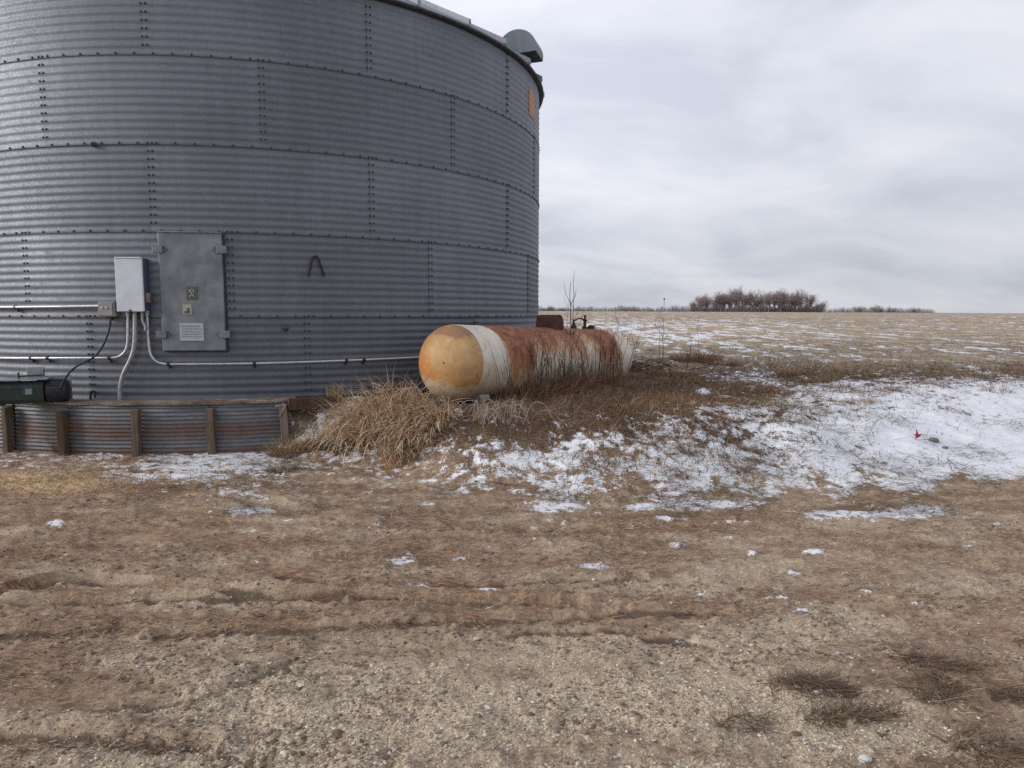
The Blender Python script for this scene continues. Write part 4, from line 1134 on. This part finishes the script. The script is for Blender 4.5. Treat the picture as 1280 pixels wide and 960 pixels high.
# corn stubble in the near part of the field
x, y = frustum_samples(60000, 13.5, 70, 660, 1370, 1.15)
rowd = np.abs(((x*.94+y*.34)/.76) % 1 - .5)
k = (rowd < .20) & (rng.random(len(x)) < .9) & (y > 13.5+.12*np.maximum(2-x, 0)+(fbm(x*.5, y*.5, 80, 3)-.5)*3)
x, y = x[k], y[k]; n = len(x); z = hz(x, y)-.01
g = blades('corn_stubble', np.stack([x, y, z], 1), rng.uniform(0, 6.28, n), rng.uniform(.02, .07, n)*(1+y/80), rng.uniform(.3, 1.5, n), rng.uniform(0, .6, n), rng.uniform(.006, .014, n)*(1+y/60),
           np.where(rng.random((n, 1)) < .55, pal(n, BRN), pal(n, TAN))*.6, M_straw, 2, None, .6)
tag(g, 'cut stubble and residue in rows across the near field', 'stubble', kind='stuff')

# gravel: crushed stones pressed into the yard
def stones(name, x, y, z, size, col, mat):
    n = len(x); t = (1+5**.5)/2
    ico = np.array([(-1,t,0),(1,t,0),(-1,-t,0),(1,-t,0),(0,-1,t),(0,1,t),(0,-1,-t),(0,1,-t),(t,0,-1),(t,0,1),(-t,0,-1),(-t,0,1)])/math.hypot(1, t)
    f = np.array([(0,11,5),(0,5,1),(0,1,7),(0,7,10),(0,10,11),(1,5,9),(5,11,4),(11,10,2),(10,7,6),(7,1,8),(3,9,4),(3,4,2),(3,2,6),(3,6,8),(3,8,9),(4,9,5),(2,4,11),(6,2,10),(8,6,7),(9,8,1)])
    V = ico[None]*(1+rng.normal(0, .16, (n, 12, 1)))
    sc_ = np.stack([rng.uniform(.7, 1.25, n), rng.uniform(.6, 1.0, n), rng.uniform(.35, .7, n)], 1)*size[:, None]
    V = V*sc_[:, None, :]
    a = rng.uniform(0, 6.28, n); ca, sa = np.cos(a)[:, None], np.sin(a)[:, None]
    X = V[..., 0]*ca-V[..., 1]*sa; Y = V[..., 0]*sa+V[..., 1]*ca
    V = np.stack([X+x[:, None], Y+y[:, None], V[..., 2]+z[:, None]+(size*.18)[:, None]], -1).reshape(-1, 3)
    F = (f[None]+(np.arange(n)*12)[:, None, None]).reshape(-1, 3)
    return mesh_np(name, V, [F], mat, None, False, np.repeat(col, 12, axis=0))
x, y = frustum_samples(52000, 2.2, 7.5, -90, 1370, 2.0)
gv = gravel_value(x, y, np.zeros_like(x)); b = big_h(x, y)
k = (rng.random(len(x)) < sst(.05, .8, gv)*.9+.04) & (b < .06); x, y = x[k], y[k]; n = len(x)
size = np.clip(rng.lognormal(-5.35, .45, n), .0025, .019)
col = pal(n, [(.27, .225, .165), (.31, .268, .208), (.21, .168, .12), (.36, .32, .265), (.25, .208, .155), (.17, .13, .092), (.41, .375, .33)], .14)
ms = NM('gravel_stone'); ms.fin(ms.mix(ms.rng(ms.noise(ms.geo(), 150, 3), .3, .7, 0, .4), ms.attr('Col', 'Color'), (.24, .19, .145)), .9, 0, ms.bump(ms.noise(ms.geo(), 220, 3), .002, .6), .25)
tag(stones('gravel', x, y, hz(x, y), size, col, ms.m), 'crushed pale limestone gravel across the farm yard', 'gravel', kind='stuff')

x, y = frustum_samples(60000, 2.2, 9, -90, 1370, 1.7)
b = big_h(x, y); cl = fbm(x*1.0, y*2.8, 160, 4)
k = (rng.random(len(x)) < sst(.40, .62, cl)*.8+.08) & (b < .08) & outside_bin(x, y); x, y = x[k], y[k]; n = len(x)
tag(stones('soil_crumbs', x, y, hz(x, y)-.002, np.clip(rng.lognormal(-5.1, .5, n), .003, .028), pal(n, [(.10, .070, .048), (.14, .10, .07), (.075, .05, .034), (.18, .135, .098)], .15), ms.m), 'loose brown soil crumbs scattered over the yard', 'soil', kind='stuff')

# corn kernels spilled by the wall
px = np.clip(rng.normal(45, 80, 5000), -90, 260); py = rng.normal(598, 16, 5000)
pts = [at_z(a, max(b, 569)) for a, b in zip(px, py)]
x = np.array([p.x for p in pts]); y = np.array([p.y for p in pts]); k = outside_bin(x, y); x, y = x[k], y[k]; n = len(x)
tag(stones('corn_kernels', x, y, hz(x, y), rng.uniform(.006, .010, n), pal(n, [(.32, .205, .09), (.28, .17, .07), (.36, .26, .14)]), ms.m), 'spilled yellow corn kernels in front of the retaining wall', 'corn', kind='stuff')

# --------- individual grass clumps
def clump(name, label, cat, P, rx, ry, n, lmin, lmax, wmin, wmax, cols, yaw0=None, yspread=1.0, lean=(.15, .7), bend=(.5, 1.9), group=None, segs=5, rz=0, zo=-.02):
    r_ = np.sqrt(rng.random(n)); a = rng.uniform(0, 6.28, n)
    dx, dy = r_*np.cos(a)*rx, r_*np.sin(a)*ry
    x = P[0]+dx*math.cos(rz)-dy*math.sin(rz); y = P[1]+dx*math.sin(rz)+dy*math.cos(rz)
    z = hz(x, y)+(zo if zo < 0 else rng.uniform(.002, zo, n)*np.exp(-2*r_**2))
    yaw = np.arctan2(dy, dx)+rng.normal(0, .7, n) if yaw0 is None else rng.normal(yaw0, yspread, n)
    base = np.array([P[0], P[1], hz1(P[0], P[1])])
    o = blades(name, np.stack([x, y, z], 1)-base, yaw, rng.uniform(lmin, lmax, n), rng.uniform(*lean, n), rng.uniform(*bend, n), rng.uniform(wmin, wmax, n), pal(n, cols, .22), M_blade, segs)
    o.location = base
    return tag(o, label, cat, group)
def gp(px, py, it=3):
    """ground point seen at a picture position"""
    d = ray(px, py); t = 1.5
    while t < 60:
        p = Vector((0, 0, EYE)) + d*t
        if p.z < big_h(p.x, p.y): break
        t += .03
    return (p.x, p.y)
DN = -math.pi/2
clump('tan_grass_clump', 'largest drooping tan grass clump on the bank left of the tank', 'grass clump', gp(478, 524), .62, .46, 1700, .36, .74, .006, .016, TAN, DN, .95, (.1, 1.2), (.5, 2.3))
clump('tan_grass_clump', 'paler thin tan grass clump spilling left towards the timber beam', 'grass clump', gp(432, 530), .28, .30, 420, .25, .6, .004, .012, [(.5, .38, .26), (.56, .44, .32), (.40, .28, .185), (.28, .18, .11)], DN, 1.2, (.2, 1.3), (.3, 2.0))
clump('tan_grass_clump', 'drooping tan grass clump directly under the near end of the tank', 'grass clump', gp(530, 540), .34, .26, 900, .30, .58, .007, .016, TAN, DN, .6, (.15, .8), (1.0, 2.1))
clump('tan_grass_clump', 'lower tuft of tan grass hanging at the foot of the bank', 'grass clump', gp(510, 566), .30, .2, 420, .22, .44, .006, .014, TAN, DN, .8, (.2, .9), (.8, 1.8))
clump('tan_grass_clump', 'small isolated orange tan tuft lowest on the bank', 'grass clump', gp(487, 586), .09, .07, 70, .10, .2, .006, .011, [(.36, .2, .09), (.42, .26, .13)], None, 1, (.2, .9), (.4, 1.2))
clump('upright_grass_tuft', 'upright pointed tan tuft beside the timber beam', 'grass clump', gp(419, 503), .10, .08, 160, .16, .30, .005, .010, [(.25, .18, .10), (.32, .24, .14), (.18, .13, .07)], None, 1, (.0, .2), (.0, .35))
clump('olive_grass_clump', 'olive brown grass clump between the snow and the big tan clump', 'grass clump', gp(403, 556), .26, .16, 420, .14, .34, .005, .011, OLV+[(.24, .17, .09)], None, 1, (.1, .8), (.3, 1.2))
clump('olive_grass_clump', 'brown weed clump at the foot of the short end post', 'grass clump', gp(362, 570), .22, .14, 420, .14, .36, .005, .011, [(.22, .14, .075), (.17, .12, .06), (.27, .18, .1)], None, 1, (.1, .9), (.3, 1.2))
clump('olive_grass_clump', 'low olive tuft in front of the end post clump', 'grass clump', gp(352, 590), .18, .10, 220, .08, .2, .005, .009, OLV, None, 1, (.3, 1.1), (.3, 1.2))
clump('dark_green_tuft', 'dark greenish tuft in the snow hollow below the big tan clump', 'grass clump', gp(432, 566), .14, .09, 260, .08, .2, .005, .010, [(.04, .05, .028), (.055, .06, .035), (.08, .07, .04)], None, 1, (.2, 1.0), (.2, 1.0))
clump('wall_weed', 'dry weed leaning on the dark brown wall post', 'weed', gp(78, 566), .12, .05, 130, .15, .45, .004, .009, [(.22, .14, .07), (.16, .1, .055)], None, 1, (.05, .5), (.1, .8))
clump('wall_weed', 'small dark weed at the wall foot between two middle posts', 'weed', gp(150, 566), .12, .05, 80, .08, .18, .004, .008, OLV, None, 1, (.2, .9), (.2, .9))
grp = 'tufts of dry grass poking through the snowy bank'
spots = [(870, 452, .60, .26, 1000, .14, .42, 'long brown grass ridge beyond the far end of the tank'), (905, 458, .40, .2, 520, .12, .34, 'brown grass tuft at the right tip of the grass ridge'),
         (990, 470, .30, .15, 300, .10, .28, 'reddish brown tuft at the edge of the stubble field'), (1020, 478, .3, .14, 260, .08, .24, 'wide brown tuft right of the reddish tuft'),
         (965, 490, .30, .14, 240, .08, .22, 'brown tuft below the reddish tuft'), (930, 505, .35, .14, 240, .06, .16, 'flat brown tuft in the middle of the snowy bank'),
         (915, 528, .16, .10, 120, .08, .18, 'olive tuft standing alone in broken snow'), (880, 480, .3, .15, 260, .08, .2, 'brown tuft between two snow pillows'),
         (1075, 503, .26, .1, 190, .06, .15, 'rusty tuft at the left edge of the smooth snow'), (1110, 490, .2, .1, 120, .06, .15, 'small rusty tuft above the smooth snow'),
         (1165, 483, .26, .1, 140, .06, .15, 'brown tuft at the top of the smooth snow'), (1245, 492, .3, .1, 140, .05, .14, 'brown streak of grass near the right edge of the snow'),
         (920, 590, .12, .06, 70, .05, .14, 'small tan tuft low in the speckled snow'), (1190, 517, .14, .06, 50, .05, .12, 'faint tan tuft in the smooth snow'),
         (840, 470, .5, .22, 700, .10, .26, 'dark brown grass at the far end of the tank'), (1045, 485, .25, .1, 140, .08, .2, 'thin brown grass bending over the snow edge')]
for px, py, rx, ry, n, l0, l1, lb in spots:
    clump('grass_tuft', lb, 'grass tuft', gp(px, py), rx, ry, n, l0, l1, .004, .010, RUS+[(.24, .16, .09)] if 'r' == lb[0] else RUS+BRN[:3]+[(.24, .14, .075)], None, 1, (.1, .9), (.2, 1.1), grp)
# dark foot-weeds along the tank
for i, (tpar, sd__) in enumerate([(.20, 1), (.34, 1), (.5, 1), (.7, 1), (.9, 1), (1.05, 1)]):
    p = P1.lerp(P2, tpar); q = p - side*0  # shift towards the camera side
    vx = Vector((axv.y, -axv.x, 0)).normalized()*.50
    c = (p.x+vx.x, p.y+vx.y)
    clump('tank_side_grass', ['tan brown grass along the tank under its white band', 'dark grass against the tank below the orange stain', 'dark brown grass against the middle of the tank', 'dense brown grass under the valve end of the tank',
                              'dark grass under the far rusty stain of the tank', 'brown grass around the far end of the tank'][i], 'grass clump', c, .5, .26, 520 if i < 4 else 300, .14 if i < 4 else .08, .46 if i < 3 else (.36 if i == 3 else .22), .004, .009, BRN+RUS+RUS, None, 1, (.05, .8), (.2, 1.2), 'grass growing along the tank')
# flattened dead clumps in the yard
grp = 'flattened dead weed clumps in the gravel'
for px, py, rx, ry, n, rz, lb in [(1012, 862, .16, .08, 420, -.1, 'reddish dark flattened weed clump left of the other dark clumps'), (1165, 832, .16, .06, 260, -.35, 'dark flattened clump farthest from the viewer in the gravel'),
                             (1170, 868, .15, .09, 320, .8, 'dark flattened clump with pale stems at the right'), (1062, 898, .17, .06, 320, .15, 'brown flattened clump in front of the reddish clump'),
                             (1262, 870, .10, .05, 150, 0, 'dark weed clump at the right edge of the gravel'), (1258, 945, .18, .08, 300, -.3, 'dark brown grass clump in the bottom right corner'), (925, 910, .10, .04, 90, .2, 'small dark flattened clump left of the brown one')]:
    p = at_z(px, py)
    clump('flattened_weeds', lb, 'dead weeds', (p.x, p.y), rx*1.3, ry*1.2, int(n*1.3), .03, .20, .0015, .006, [(.060, .036, .024), (.085, .050, .031), (.115, .078, .048), (.04, .025, .018), (.18, .13, .088), (.10, .065, .035)], 0.2+rz, 1.3, (1.2, 1.62), (.0, .35), grp, 3, rz, .035)

# --------- weed stalks in front of the tank
M_twig = simple('dark_twig', (.07, .040, .030), (.125, .072, .052), 20, .8)
M_twigpale = simple('pale_bramble', (.26, .20, .16), (.36, .29, .23), 20, .8)
def stalk_mesh(h, seed, br=4, r0=.006, spread=.25):
    rd = random.Random(seed); mb = MB()
    ln = (rd.uniform(-spread, spread), rd.uniform(-spread, spread))
    pts = [Vector((ln[0]*h*t*t+rd.uniform(-.008, .008), ln[1]*h*t*t*.5, h*t)) for t in [i/7 for i in range(8)]]
    mb.tube(pts, [r0*(1-.75*i/7) for i in range(8)], 5)
    for _ in range(br):
        t = rd.uniform(.25, .85); p = pts[int(t*7)]
        a = rd.uniform(0, 6.28); L = h*rd.uniform(.15, .4)
        e_ = p + Vector((math.cos(a)*L*.45, math.sin(a)*L*.3, L)); mid = (p+e_)/2 + Vector((math.cos(a)*L*.12, 0, -.02))
        mb.tube([p, mid, e_], [r0*.55, r0*.45, r0*.2], 4)
        if rd.random() < .6:
            e2 = mid + Vector((-math.cos(a)*L*.2, .02, L*.45)); mb.tube([mid, e2], [r0*.4, r0*.2], 4)
    return mb
grp = 'dark weed stalks in front of the tank'
rd = random.Random(5)
for i in range(92):
    tpar = rd.uniform(.16, .90) if i < 86 else rd.uniform(.0, .14)
    p = P1.lerp(P2, tpar); vx = Vector((axv.y, -axv.x, 0)).normalized()*rd.uniform(.54, .80)
    x, y = p.x+vx.x, p.y+vx.y; h = rd.uniform(.5, 1.05)
    o = stalk_mesh(h, i, rd.randint(0, 3), rd.uniform(.005, .0085)).build('weed_stalk', M_twig, None, True)
    o.location = (x, y, hz1(x, y)-.02)
    tag(o, 'thin dark leafless weed stalk standing against the side of the rusty tank', 'weed', grp)
p = P1.lerp(P2, .63); vx = Vector((axv.y, -axv.x, 0)).normalized()*.66
x, y = p.x+vx.x, p.y+vx.y
def sap(px0, pyb, pxt, pyt, Y, label, r0=.009, br=7):
    a = at_y(px0, pyb, Y); t = at_y(pxt, pyt, Y)
    zb = hz1(a.x, a.y)-.03; rd2 = random.Random(int(px0)); mb = MB()
    a = Vector((a.x, a.y, zb)); d = t-a; L = d.length
    pts = [a + d*(k/9) + Vector((rd2.uniform(-.012, .012), rd2.uniform(-.02, .02), 0)) for k in range(10)]
    mb.tube(pts, [r0*(1-.78*k/9) for k in range(10)], 5)
    for _ in range(br):
        k = rd2.randint(3, 8); q = pts[k]; s1 = rd2.choice((-1, 1)); L2 = L*rd2.uniform(.08, .22)
        mb.tube([q, q+Vector((s1*L2*.3, rd2.uniform(-.1, .1), L2*.6)), q+Vector((s1*L2*.42, rd2.uniform(-.1, .1), L2*1.1))], [r0*.45, r0*.35, r0*.15], 4)
    o = mb.build('sapling', M_twig, None, True); mb2 = [v.co for v in o.data.vertices]
    for v in o.data.vertices: v.co -= a
    o.location = a
    return tag(o, label, 'sapling')
Yt = y
sap(714, 478, 713, 352, Yt, 'tallest thin bare sapling rising above the middle of the tank', .015, 6)
sap(716, 478, 717, 338, Yt+.1, 'slender second stem beside the tallest sapling at the tank', .011, 3)
sap(700, 470, 712, 372, Yt+.5, 'slanting thin sapling left of the tallest sapling', .006, 4)
sap(768, 440, 774, 396, 13.7, 'thin bent stem above the far end of the tank', .010, 2)
sap(829, 446, 829, 396, 13.5, 'thin bare weed stem in the grass right of the tank', .008, 6)
sap(826, 446, 824, 408, 13.6, 'forked low weed stem right of the tank', .008, 6)
sap(874, 440, 872, 395, 14.5, 'lone thin stem at the right of the brown grass ridge', .006, 2)
sap(858, 446, 866, 418, 14.0, 'short leaning stem in the brown grass ridge', .009, 4)
sap(1050, 500, 1049, 470, 10.9, 'thin short stem at the top of the bank', .005, 2)
sap(910, 615, 910, 597, 6.9, 'short dark stem sticking out of the speckled snow', .005, 1)
sap(895, 610, 894, 590, 7.0, 'second short dark stem in the speckled snow', .004, 2)
sap(943, 606, 942, 585, 7.2, 'thin short stem right of the tan tuft in snow', .004, 2)
# pale bramble below the near end of the tank
bx, by = gp(625, 530); mb = MB(); rd = random.Random(3)
for i in range(46):
    a = rd.uniform(0, 6.28); L = rd.uniform(.2, .5); h = rd.uniform(.08, .26)
    s0 = Vector((rd.gauss(0, .16), rd.gauss(0, .08), .0))
    q = [s0, s0+Vector((math.cos(a)*L*.3, math.sin(a)*L*.2, h)), s0+Vector((math.cos(a)*L*.7, math.sin(a)*L*.4, h*1.05)), s0+Vector((math.cos(a)*L, math.sin(a)*L*.5, h*.4))]
    mb.tube(bez(q, 4), rd.uniform(.0025, .005), 4)
o = mb.build('bramble', M_twigpale, None, True); o.location = (bx, by, hz1(bx, by)); tag(o, 'tangle of pale dead bramble stems below the near end of the tank', 'bramble')
# brush pile past the tank
bp = at_y(800, 432, 14.3); zb = hz1(bp.x, bp.y); mb = MB(); rd = random.Random(8)
for i in range(60):
    a = rd.gauss(.25, .6)+(math.pi if rd.random() < .35 else 0); L = rd.uniform(.25, .75)
    s0 = Vector((rd.gauss(0, .28), rd.gauss(0, .3), rd.uniform(0, .12))); e_ = s0+Vector((math.cos(a)*L, rd.uniform(-.3, .3), rd.uniform(.0, .45)*L))
    mb.tube([s0, (s0+e_)/2+Vector((0, 0, rd.uniform(-.04, .08))), e_], [rd.uniform(.008, .016), .008, .003], 4)
o = mb.build('brush_pile', M_twig, None, True); o.location = (bp.x, bp.y, zb); tag(o, 'dark pile of cut brush behind the far end of the tank', 'brush')

# red scrap and small stones
p = gp(1147, 553); mb = MB()
for k in range(5):
    a = k*2*math.pi/5+.3; d = Vector((math.cos(a), .5*math.sin(a), .75*math.sin(a)+.2))*(.8, 1.1, .65, 1.0, .5)[k]; t = Vector((-math.sin(a), 0, math.cos(a)))
    w = .018
    mb.add([Vector((0, 0, .05))-t*w, Vector((0, 0, .05))+t*w, Vector((0, 0, .05))+d*.075, Vector((0, .012, .05))-t*w, Vector((0, .012, .05))+t*w, Vector((0, .012, .05))+d*.075],
           [(0,1,2), (5,4,3), (0,3,4,1), (1,4,5,2), (2,5,3,0)])
o = mb.build('red_leaf', simple('dull_red', (.20, .02, .025), (.28, .04, .04), 20, .7), None); o.location = (p[0], p[1], hz1(*p)+.0); tag(o, 'small dark red star shaped leaf lying on the smooth snow', 'leaf')
def one_stone(name, px, py, s_, col, label, seed, ground=True):
    q = gp(px, py); rd = random.Random(seed); mb = MB()
    import bmesh
    bm = bmesh.new(); bmesh.ops.create_icosphere(bm, subdivisions=2, radius=1)
    for v in bm.verts:
        k = 1+rd.uniform(-.12, .12); v.co = Vector((v.co.x*s_*1.25*k, v.co.y*s_*.9*k, v.co.z*s_*.7*k))
    me = bpy.data.meshes.new(name); bm.to_mesh(me); bm.free(); me.materials.append(col)
    o = bpy.data.objects.new(name, me); COL.objects.link(o); o.location = (q[0], q[1], hz1(*q)+s_*.3); tag(o, label, 'stone')
M_stw = simple('white_stone', (.50, .49, .47), (.62, .60, .57), 30, .85); M_stg = simple('grey_stone', (.15, .15, .14), (.22, .21, .2), 20, .9); M_stt = simple('tan_stone', (.42, .34, .26), (.52, .44, .35), 20, .9)
one_stone('white_stone', 1080, 955, .022, M_stw, 'largest whitish stone at the bottom edge of the yard', 1)
one_stone('grey_rock', 1167, 555, .05, M_stg, 'grey rock in the smooth snow beside the red leaf', 2)
one_stone('grey_rock', 1181, 563, .03, M_stg, 'smaller dark rock right of the grey rock in the snow', 3)
one_stone('tan_stone', 596, 800, .018, M_stt, 'tan stone lying alone in the middle of the yard', 4)
one_stone('tan_stone', 1020, 875, .010, M_stw, 'tiny bright pebble in the reddish weed clump', 5)
one_stone('tan_stone', 956, 848, .014, M_stt, 'pale pebble left of the reddish weed clump', 6)

# ------------------------------------------------------------------ distant trees
def bark(name, a, b): return simple(name, a, b, 3, .9, 0, .01)
M_bark = bark('bare_bark', (.12, .098, .092), (.17, .14, .13))
M_crown = bark('bare_twigs', (.20, .158, .15), (.27, .215, .20))
M_far = bark('far_wood', (.15, .14, .15), (.19, .18, .19))
def tree_parts(seed, H=11, spread=1.0, twigs=1.0):
    rd = random.Random(seed); tr = MB(); TV = []
    def rv(d, s): return (d + Vector((rd.gauss(0, s), rd.gauss(0, s), rd.gauss(0, s*.6)))).normalized()
    segs = []
    def grow(p, d, L, r, lev):
        n = 3; pts = [p]
        for k in range(n):
            d = rv(d, .16); d.z += .05; d.normalize(); p = p + d*L/n; pts.append(p)
        if lev <= 2: tr.tube(pts, [r*(1-.4*k/n) for k in range(n+1)], 5 if lev < 2 else 3, False)
        else:
            for k in range(n): segs.append((pts[k], pts[k+1], max(r*(1-.3*k/n), .017)))
        if lev >= 5: return
        nb = {0: 6, 1: 5, 2: 4, 3: 3, 4: 3}[lev]
        for b_ in range(nb):
            q = pts[1+rd.randrange(n)] if lev else pts[-1 - (b_ % 2)]
            ax_ = Vector((rd.gauss(0, 1), rd.gauss(0, 1), rd.gauss(.1, .5))).normalized()
            nd = (d*.95 + Vector((0, 0, .03)) + ax_*(.75*spread if lev < 2 else .9)).normalized()
            if nd.z < -.15: nd.z = abs(nd.z)*.3
            grow(q, nd.normalized(), (L if lev else L*1.3)*rd.uniform(.60, .80), r*.55, lev+1)
    grow(Vector((0, 0, 0)), Vector((rd.uniform(-.08, .08), 0, 1)), H*.18, H*.020, 0)
    V, F = [], []
    for a, b, r in segs:
        d = (b-a); s1 = d.cross(Vector((rd.gauss(0, 1), rd.gauss(0, 1), rd.gauss(0, 1))))
        if s1.length < 1e-6: continue
        s1 = s1.normalized()*r; o = len(V); V += [a-s1, a+s1, b+s1*.6, b-s1*.6]; F.append((o, o+1, o+2, o+3))
    return tr, np.array([tuple(v) for v in V]), np.array(F)
protos = []
for k in range(5):
    tr, V, F = tree_parts(30+k, 11, .95+.1*(k % 3))
    zmax = V[:, 2].max()
    root = thing('bare_tree', 'leafless tree in the grove on the far side of the stubble field', 'tree', (0, 0, -400), 0)
    t_ = tr.build('trunk', M_bark, root, True)
    c_ = mesh_np('crown', V, [F], M_crown, root, False)
    protos.append((root, t_, c_, zmax, (V[:, 0].max()-V[:, 0].min())))
used = set()
def plant(i, px, Y, topy, label, group=None, rz=0, wide=1.0, mat=None):
    root, t_, c_, zm, w_ = protos[i]
    if i in used:
        r2 = root.copy(); COL.objects.link(r2)
        for ch in (t_, c_):
            c2 = ch.copy(); COL.objects.link(c2); c2.parent = r2
    else: r2 = root; used.add(i)
    x = (px-640)/FPX*Y; g_ = float(big_h(x, Y)); top = at_y(px, topy, Y).z
    s_ = (top-g_)/zm
    r2.location = (x, Y, g_-.1); r2.scale = (s_*wide, s_*wide, s_); r2.rotation_euler = (0, 0, rz)
    r2['label'] = label
    if group: r2['group'] = group
    return r2
grp = 'bare trees of the grove'
rd = random.Random(12)
grove = [(876, 366), (886, 364), (895, 362.5), (905, 361), (915, 361), (922, 356.5), (930, 355.5), (940, 360.5), (950, 362), (958, 361), (966, 360), (974, 357.5), (983, 359), (992, 362), (1000, 361), (1008, 364.5),
         (880, 370), (900, 366), (926, 362), (946, 366), (970, 362), (988, 366), (871, 373)]
for i, (px, ty) in enumerate(grove):
    plant(i % 5, px+rd.uniform(-2, 2), 250+rd.uniform(-12, 22), ty, 'leafless grey brown tree in the dense grove beyond the stubble field', grp, rd.uniform(0, 6.28), rd.uniform(.72, .98))
plant(2, 1025, 262, 374.5, 'small bare tree just right of the grove', None, 1.0, .9)
plant(4, 1016, 260, 377, 'lower bare tree tucked against the right end of the grove', None, 2.0, .8)
plant(0, 1069, 420, 381, 'small bare tree first along the skyline right of the grove', None, 1.2, 1.2)
plant(3, 1097, 420, 378.8, 'tallest round bare tree on the skyline right of the grove', None, .2, 1.15)
plant(1, 1112, 420, 381, 'narrow bare tree next to the tallest skyline tree', None, 2.2, .9)
plant(4, 1140, 420, 381.5, 'farthest right bare tree on the skyline', None, 4.2, 1.4)
# undergrowth at the foot of the grove and the wood lines on the skyline
def scrub(name, label, px0, px1, Y, fn, n, mat, wid, jx=.5, dy=6.0):
    px = rng.uniform(px0, px1, n); Yy = Y+rng.uniform(-dy, dy, n)
    x = (px-640)/FPX*Yy; g_ = big_h(x, Yy)
    top = EYE + (395-fn(px))/FPX*Yy
    hgt = np.maximum(top-g_, .3)*rng.uniform(.55, 1.05, n)
    o = blades(name, np.stack([x, Yy, g_-.1], 1), rng.uniform(0, 6.28, n), hgt*1.05, rng.uniform(0, .25, n), rng.uniform(0, .35, n), np.full(n, wid)*rng.uniform(.6, 1.4, n), np.tile(np.array([[.5, .5, .5]]), (n, 1)), mat, 3, None, .35)
    return tag(o, label, 'undergrowth' if 'under' in name else 'tree line', kind='stuff')
scrub('undergrowth', 'dark low brush at the foot of the grove beyond the field', 862, 1026, 246, lambda p: 381.4+1.6*np.sin(p*.23)+1.2*np.sin(p*.71), 3200, M_bark, .16)
scrub('distant_treeline', 'hazy wood line low on the skyline left of the grove', 655, 872, 520, lambda p: 383.9+1.0*np.sin(p*.11)+.9*np.sin(p*.37+1)-1.2*np.exp(-((p-775)/9)**2)-1.0*np.exp(-((p-850)/12)**2)+1.2*np.exp(-((p-720)/14)**2), 5200, M_far, .22, dy=15)
scrub('distant_treeline', 'hazy wood line low on the skyline right of the grove', 1010, 1165, 520, lambda p: 385.3+.7*np.sin(p*.19)+.6*np.sin(p*.53)+1.2*np.exp(-((p-1165)/20)**2), 3400, M_far, .22, dy=15)
for i, (px, ty) in enumerate([(683, 380.5), (691, 381), (700, 383), (775, 381.5), (812, 383)]):
    plant((i*2+1) % 5, px, 470, ty, ['tiny bare tree on the skyline touching the bin edge', 'second tiny bare tree on the skyline next to the bin', 'low bare bush tree on the skyline behind the tall sapling',
                              'small bare tree on the skyline above the far end of the tank', 'small round bush tree on the skyline left of the pole'][i], None, i, 1.1)
Yp = 255; x = (829-640)/FPX*Yp; g_ = float(big_h(x, Yp)); tz = at_y(829, 374, Yp).z
pole = thing('distant_pole', 'thin pole with a dark box on top beyond the field left of the grove', 'pole', (x, Yp, g_))
mb = MB(); mb.tube([(0, 0, -.2), (0, 0, tz-g_)], .07, 6); mb.build('mast', M_bark, pole)
mb = MB(); mb.box((0, 0, tz-g_), (.55, .4, .75), None, .05); mb.build('top_box', M_bark, pole)
